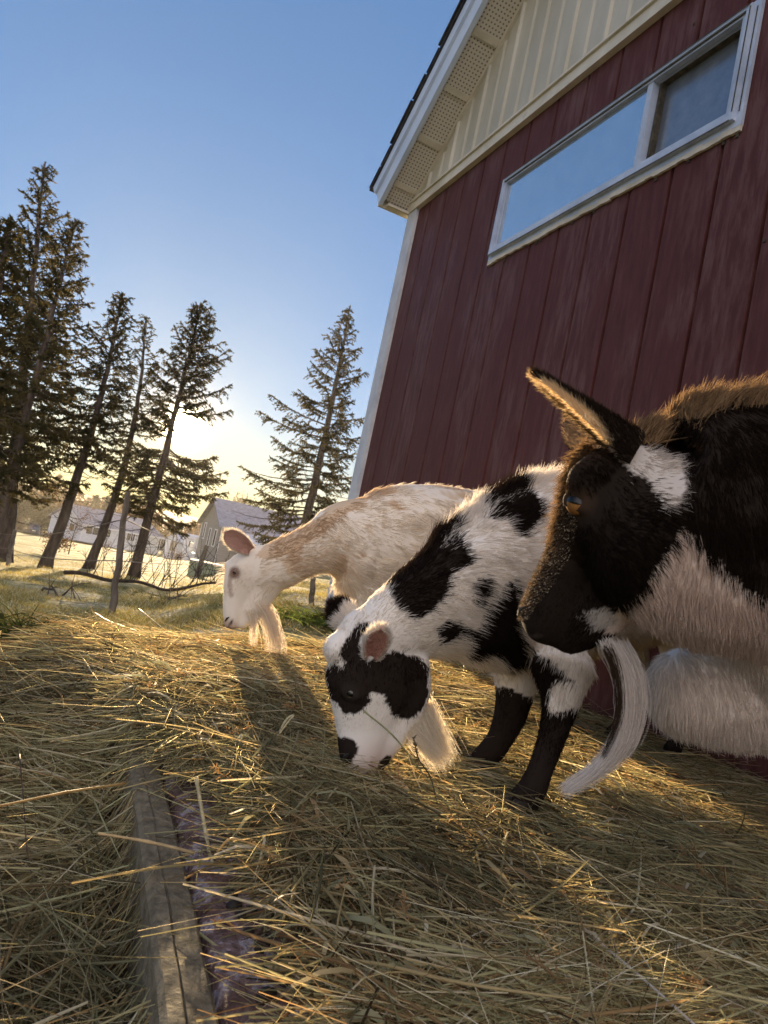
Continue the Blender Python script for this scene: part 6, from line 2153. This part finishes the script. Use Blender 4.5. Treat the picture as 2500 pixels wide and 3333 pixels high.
# ================================================================== dark brown goat, close by on the right
def goat_brown():
    rng = np.random.RandomState(303)
    yaw = unit(np.array([.88, .47, 0]))
    lat = np.array([yaw[1], -yaw[0], 0])
    # the head is turned a little away
    hdir = unit(at(1165, 1350, .735) - at(1330, 1010, .655))
    hlat = unit(np.cross(hdir, np.cross([.35, -1, .0], hdir)))
    g = Goat(lat)
    g.loft([(1340, 1015, .66, 80, .80), (1322, 1080, .675, 108, .72), (1292, 1160, .69, 98, .74), (1248, 1240, .705, 80, .80), (1208, 1308, .72, 73, .84), (1178, 1345, .73, 58, .95)], lat=hlat, hair=(.008, .007, .007, .006, .005, .004), sub=5, boxy=.72)
    g.loft([(1385, 1190, .675, 100, .7), (1330, 1275, .69, 82, .7), (1275, 1340, .705, 62, .8), (1225, 1378, .72, 40, .95)], lat=hlat, hair=(.010, .009, .008, .006))
    # brow above the eye and cheek ridge
    g.ball(at(1262, 1040, .645), .017, (1, 1, 1.3)); g.ball(at(1290, 1010, .64), .016)
    # neck and body
    g.loft([(1365, 1090, .665, 160, .70), (1420, 1130, .665, 212, .66), (1500, 1138, .68, 258, .62), (1600, 1140, .70, 270, .62), (1720, 1150, .74, 285, .62), (1860, 1180, .80, 320, .62)], hair=(.014, .018, .022, .024, .024, .024), flow=1)
    g.loft([(1760, 1250, .80, 330, .60), (1900, 1290, .86, 370, .62), (2080, 1310, .95, 370, .7), (2300, 1310, 1.07, 345, .76), (2480, 1300, 1.17, 300, .72), (2580, 1290, 1.23, 210, .7)], hair=.024)
    g.loft([(1470, 1492, .80, 92, .8), (1560, 1492, .81, 112, .8), (1680, 1470, .83, 150, .8), (1820, 1440, .86, 210, .8)], hair=.026)
    feet = []
    gnd = lambda p, z=.012: np.array([p[0], p[1], z])
    def fleg(top, foot, col=None):
        kn = top * .45 + foot * .55 - yaw * .012
        g.loft([(*top, .065), (*(top * .7 + foot * .3), .042), (*kn, .029), (*(kn * .45 + foot * .55), .022), (*(foot + [0, 0, .03]), .025)], ratio=.85, px=False, hair=.010, k=14)
        feet.append((foot, -yaw, .026))
    def hleg(top, foot):
        st = top * .70 + foot * .30 - yaw * .05; hk = top * .38 + foot * .62 + yaw * .06
        g.loft([(*top, .09), (*st, .066), (*hk, .028), (*(hk * .4 + foot * .6), .022), (*(foot + [0, 0, .03]), .025)], ratio=.85, px=False, hair=.012, k=14)
        feet.append((foot, -yaw, .026))
    c0 = at(2010, 1330, .92)
    fleg(c0 + lat * .05 + [0, 0, -.02] + yaw * .06, gnd(c0 + lat * .05 + yaw * .06)); fleg(c0 - lat * .06 + [0, 0, -.02] + yaw * .10, gnd(c0 - lat * .06 + yaw * .10))
    c1 = at(2440, 1310, 1.16)
    hleg(c1 + lat * .06, gnd(c1 + lat * .06 + yaw * .03)); hleg(c1 - lat * .06, gnd(c1 - lat * .06 - yaw * .04))
    tb = at(2600, 1200, 1.25)
    g.loft([(*tb, .02), (*(tb + yaw * .04 + [0, 0, .05]), .018), (*(tb + yaw * .06 + [0, 0, .09]), .008)], ratio=.8, px=False, hair=.04, k=10)
    lk = unit(np.array([-.62, -.72, .12]))
    eye = at(1244, 1084, .643)
    lid_ring(g, eye - lk * .005, .0105, lk, [.3, 0, 1], rr=.38, wide=1.12, tall=.66)
    V, Fq = g.remesh(.0040, 6)
    fl = Flank(at(1500, 1150, .6), unit([.1, -1, 0])).on_skin(V, Fq)
    pol = lambda pts, Y: fl.poly([(x, y, Y) for x, y in pts])
    pale_ear = pol([(1345, 925), (1410, 945), (1462, 985), (1478, 1035), (1466, 1090), (1440, 1100), (1395, 1045), (1340, 1000)], .62)
    pale_neck = pol([(1462, 1138), (1482, 1155), (1540, 1200), (1610, 1275), (1680, 1290), (1900, 1330), (1900, 1500), (1330, 1500), (1330, 1420), (1322, 1392), (1305, 1372), (1322, 1335), (1350, 1305), (1395, 1262), (1445, 1180)], .60)
    chin = pol([(1262, 1320), (1310, 1310), (1330, 1350), (1290, 1362)], .66)
    DK = np.array([.016, .011, .008]); BR = np.array([.11, .055, .022]); PK = np.array([.62, .52, .45]); WH = np.array([.70, .64, .58])
    eyeP = at(1240, 1090, .65)
    mz0 = at(1150, 1350, .73)
    fore = [at(x, y, Y) for x, y, Y in ((1262, 965, .66), (1225, 1030, .67), (1213, 1100, .68), (1200, 1160, .69))]
    zb = at(1560, 1398, .70)[2]
    def coat(P, Nm, r):
        u, v = fl.uv(P)
        w = noise(P, 70, 2) * .003 + (0 if r is None else r.normal(size=len(P)) * .002)
        u = u + w; v = v + w
        hx = (P - at(1292, 1160, .69)) @ hdir; pn = inpoly(u, v, pale_neck) & (hx < .075); pe = inpoly(u, v, pale_ear) & (P[:, 1] < .70); ch = inpoly(u, v, chin)
        c = np.tile(DK, (len(P), 1))
        # brownish forehead edge
        dmin = np.min([np.linalg.norm(P - q, axis=1) for q in fore], axis=0)
        k = np.clip((.040 - dmin) / .025, 0, 1)[:, None]
        c = c * (1 - k) + np.array([.05, .03, .018]) * k
        k = np.clip((.022 - np.linalg.norm(P - eye, axis=1)) / .012, 0, 1)[:, None]
        c = c * (1 - .8 * k) + np.array([.05, .03, .018]) * .8 * k
        c = np.where(pn[:, None], PK, c)
        c = np.where(pe[:, None], WH * .72, c)  # patch behind the ear greyed, shade put into its white
        c = np.where((ch & (P[:, 1] < .72))[:, None], WH * .55, c)
        k = np.clip(1.4 - line_dist(P, MOUTH3) / .0025, 0, .85)[:, None]
        c = c * (1 - k) + np.array([.075, .055, .048]) * k
        k = np.clip(1.6 - line_dist(P, NOSE3) / .004, 0, .8)[:, None]
        c = c * (1 - k) + np.array([.10, .07, .06]) * k
        lowr = (P[:, 1] > .735) & (P[:, 2] < zb + .03)
        c = np.where(lowr[:, None], WH, c)
        bod = (P[:, 0] > at(1800, 1200, .8)[0])
        bd = np.where((P[:, 2] > .36 + .05 * noise(P, 9, 1))[:, None], DK, WH)
        c = np.where((bod & ~pn)[:, None], bd, c)
        c = np.where((bod & (P[:, 2] < .17))[:, None], DK, c)
        return c
    ears = []
    dkfn = lambda P: np.tile(DK * 1.2, (len(P), 1))
    b = at(1388, 948, .630); tp = at(1150, 806, .630)
    ed = unit(tp - b); vw = unit(b - np.array([0, 0, CZ]))
    # seen edge-on: hollow faces forward (to the lower left), back of the ear up and to the right
    fc = unit(np.cross(ed, vw)); fc = fc if fc[0] < 0 else -fc
    fc = unit(fc - vw * .16)
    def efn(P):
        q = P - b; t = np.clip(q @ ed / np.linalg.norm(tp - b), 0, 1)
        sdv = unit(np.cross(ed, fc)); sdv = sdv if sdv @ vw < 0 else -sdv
        e = q @ sdv                    # towards the camera: the pale-haired rim, sunlit gold put into its colour
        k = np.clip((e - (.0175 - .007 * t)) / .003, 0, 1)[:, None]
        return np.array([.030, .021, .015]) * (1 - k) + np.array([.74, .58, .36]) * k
    add_ear(ears, dict(base=b, tip=tp, face=fc, width=.0215, cup=1.25, thick=.0050, n=18, ct=.93), np.array([.76, .58, .36]), efn)  # hollow coloured bright gold to look backlit
    b2 = at(1300, 950, .735); tp2 = at(1240, 905, .82)
    add_ear(ears, dict(base=b2, tip=tp2, face=unit([-.6, .3, 0]), width=.026, cup=.5, thick=.007), np.array([.42, .30, .20]), dkfn)
    root = thing('goat', gnd(c0, 0), 'dark brown goat with pale throat and long curved white beard, before the barn', 'goat', None)
    body_mesh(root, V, Fq, coat, ears)
    def skip(P): return np.linalg.norm(P - eye, axis=1) < .0145
    xr = at(1760, 1200, .8)[0]
    def wgt(P, Nm): return np.where(P[:, 0] > xr, .12, np.where(Nm @ unit([0, -1, .15]) > -.35, 1.0, .25))
    def flowmod(P, fl_, hl):
        # neck hair combs down and back
        nk = (P[:, 0] > at(1420, 1100, .67)[0])[:, None]
        f2 = np.where(nk, fl_ * .35 + np.array([.15, 0, -.9]), fl_)
        return f2, hl
    fur('fur', root, V, Fq, g.segs, coat, 200000, rng, rad=.00030, lift=.24, gravity=.25, skipfn=skip, weight=wgt, clump=.18, flowmod=flowmod, jit=.0020, lscale=.50)
    # ear fringe, its backlit gold put into the colour
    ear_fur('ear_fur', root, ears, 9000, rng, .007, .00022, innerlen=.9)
    # mane on the neck top
    mane = catmull([at(x, y, Y) for x, y, Y in ((1372, 915, .675), (1420, 900, .675), (1480, 888, .68), (1560, 880, .695), (1660, 880, .715), (1760, 890, .75))], 12)
    M = 11000
    k = rng.rand(M) ** 1.3 * (len(mane) - 1); k0 = k.astype(int)
    P = seat(mane[k0] + rng.normal(size=(M, 3)) * [.008, .016, .004], V)
    cl = np.stack([noise(P, 160, q) for q in (0, 1, 2)], 1)
    dirs = unit(np.array([.10, .05, 1.0])) + cl * .35 + rng.normal(size=(M, 3)) * .15
    dirs /= np.linalg.norm(dirs, axis=1)[:, None]
    L = .024 * (1 + .45 * cl[:, 0] + .25 * rng.normal(size=M).clip(-2, 2))
    ss = np.linspace(-.12, 1, 5)
    pts = P[:, None] + dirs[:, None] * (ss[None, :, None] * L[:, None, None]) + np.array([.5, .2, -.2])[None, None] * ((np.clip(ss, 0, 1) ** 2)[None, :, None] * .010)
    strands('mane', pts, .00034 * np.array([1, 1, .85, .6, .15])[None] * np.ones((M, 1)), np.clip(np.array([.25, .165, .09])[None] * (1 + .3 * rng.normal(size=(M, 1))), .01, .6), MAT['fur'], root)
    # short hair of the nose bridge standing towards the light, beaded with dew; sunlit gold put into both colours
    br = catmull([at(x, y, Y) for x, y, Y in ((1222, 1120, .668), (1206, 1170, .680), (1178, 1225, .695), (1150, 1268, .710), (1130, 1300, .722))], 12)
    Vn = np.array(V)
    sel = np.zeros(len(Vn), bool)
    for q in br: sel |= np.linalg.norm(Vn - q, axis=1) < .022
    Tn = tri_list(V, Fq); Tn = Tn[sel[Tn].all(1)]
    idx, P, Nn_, _ = grow(Vn, Tn, 6000, rng)
    kk = (Nn_ @ unit([-1, -.15, .1]) > .25); kk &= rng.rand(len(P)) < .55; P, Nn_ = P[kk], Nn_[kk]; M = len(P)
    d_ = Nn_ * .8 + hdir * .45 + rng.normal(size=(M, 3)) * .2; d_ /= np.linalg.norm(d_, axis=1)[:, None]
    L = .0030 * (1 + .3 * rng.normal(size=M).clip(-2, 2)); ss = np.linspace(0, 1, 4)
    strands('bridge_hair', P[:, None] + d_[:, None] * (ss[None, :, None] * L[:, None, None]), .00022 * np.array([1, .9, .7, .3])[None] * np.ones((M, 1)), np.clip(np.array([.12, .085, .055])[None] * (1 + .5 * rng.normal(size=(M, 1))), .01, .5), MAT['fur'], root)
    sub_ = rng.choice(M, 420, replace=False)
    bm = bmesh.new(); bmesh.ops.create_icosphere(bm, subdivisions=1, radius=1)
    sv = np.array([v.co[:] for v in bm.verts]); sf = np.array([[v.index for v in f.verts] for f in bm.faces]); bm.free()
    rr_ = rng.uniform(.00035, .0008, 420)
    cen_ = P[sub_] + d_[sub_] * L[sub_][:, None] * .9
    DV = (cen_[:, None] + sv[None] * rr_[:, None, None]).reshape(-1, 3)
    DF = (sf[None] + (np.arange(420) * len(sv))[:, None, None]).reshape(-1, 3)
    o_ = mesh('dew_drops', DV, np.ascontiguousarray(DF), MAT['dew'], root, smooth=True); o_['kind'] = 'stuff'
    # forehead fringe, the sunlit edge's gold put into its colour
    fr = catmull(fore, 14)
    M = 3600
    k = rng.randint(0, len(fr), M)
    P = fr[k] + rng.normal(size=(M, 3)) * .004 + np.array([.004, 0, 0])
    dirs = unit(np.array([-1.0, .05, -.25])) + rng.normal(size=(M, 3)) * .28 + np.stack([noise(P, 150, q) for q in (0, 1, 2)], 1) * .3
    dirs /= np.linalg.norm(dirs, axis=1)[:, None]
    L = .0072 * (1 + .35 * rng.normal(size=M).clip(-2, 2))
    ss = np.linspace(-.3, 1, 4)
    pts = P[:, None] + dirs[:, None] * (ss[None, :, None] * L[:, None, None]); pts[:, :, 2] -= (np.clip(ss, 0, 1) ** 2)[None] * .003
    strands('forelock', pts, .00028 * np.array([1, .9, .6, .15])[None] * np.ones((M, 1)), np.clip(np.array([.20, .13, .07])[None] * (1 + .25 * rng.normal(size=(M, 1))), .01, .6), MAT['fur'], root)
    eyeball(root, eye - lk * .0052, .0112, lk, [.25, 0, 1], 'iris_amber', None, slit=(.70, .30))
    mb = MB(); mb.tube([at(1119, 1330, .735), at(1124, 1318, .722), at(1133, 1310, .716)], [.001, .0026, .001], 6); mb.build('nostril', MAT['hoof'], root)
    hoofs(root, feet, lat)
    gd = []
    for f in np.linspace(0, 1, 7):
        r0 = (1306 + 46 * f, 1392 + 8 * f); a = (1336 + 42 * f, 1455 + 5 * f); b_ = (1344 + 38 * f, 1530 + 6 * f); c_ = (1330 + 26 * f, 1605 + 4 * f); d_ = (1282 + 14 * f, 1668 - 4 * f); e_ = (1212 + 6 * f, 1718 - 6 * f)
        Y = .675 + .035 * f
        gd.append([at(*r0, Y), at(*a, Y), at(*b_, Y + .004), at(*c_, Y + .008), at(*d_, Y + .012), at(*e_, Y + .015)])
    o1 = beard('beard', root, None, gd, 850, rng, np.array([.76, .72, .68]), rad=.00025, spread=.0036, n=14, tipspread=.85, colvar=.2)
    gd = [[at(1312 + d, 1400, .674), at(1330 + d, 1455, .672), at(1336 + d, 1530, .676), at(1322 + d, 1590, .68), at(1300 + d, 1640, .684)] for d in (-4, 0, 6)]
    beard('beard_streak', root, None, gd, 90, rng, np.array([.07, .045, .03]), rad=.00022, spread=.0022, n=10)
    return root
goat_brown()
# ------------------------------------------------------------------ morning haze
def haze():
    mb = MB()
    mb.hexa([(-260, -30, -12), (260, -30, -12), (260, 320, -12), (-260, 320, -12), (-260, -30, 24), (260, -30, 24), (260, 320, 24), (-260, 320, 24)])
    m, t, o = new_mat('morning haze')
    v = t.nodes.new('ShaderNodeVolumePrincipled')
    v.inputs['Color'].default_value = (.95, .92, .88, 1)
    v.inputs['Density'].default_value = .00028
    v.inputs['Anisotropy'].default_value = .55
    t.links.new(v.outputs[0], o.inputs['Volume'])
    ob = mb.build('haze', m)
    tag(ob, kind='stuff', label='thin golden morning haze over the fields')
haze()
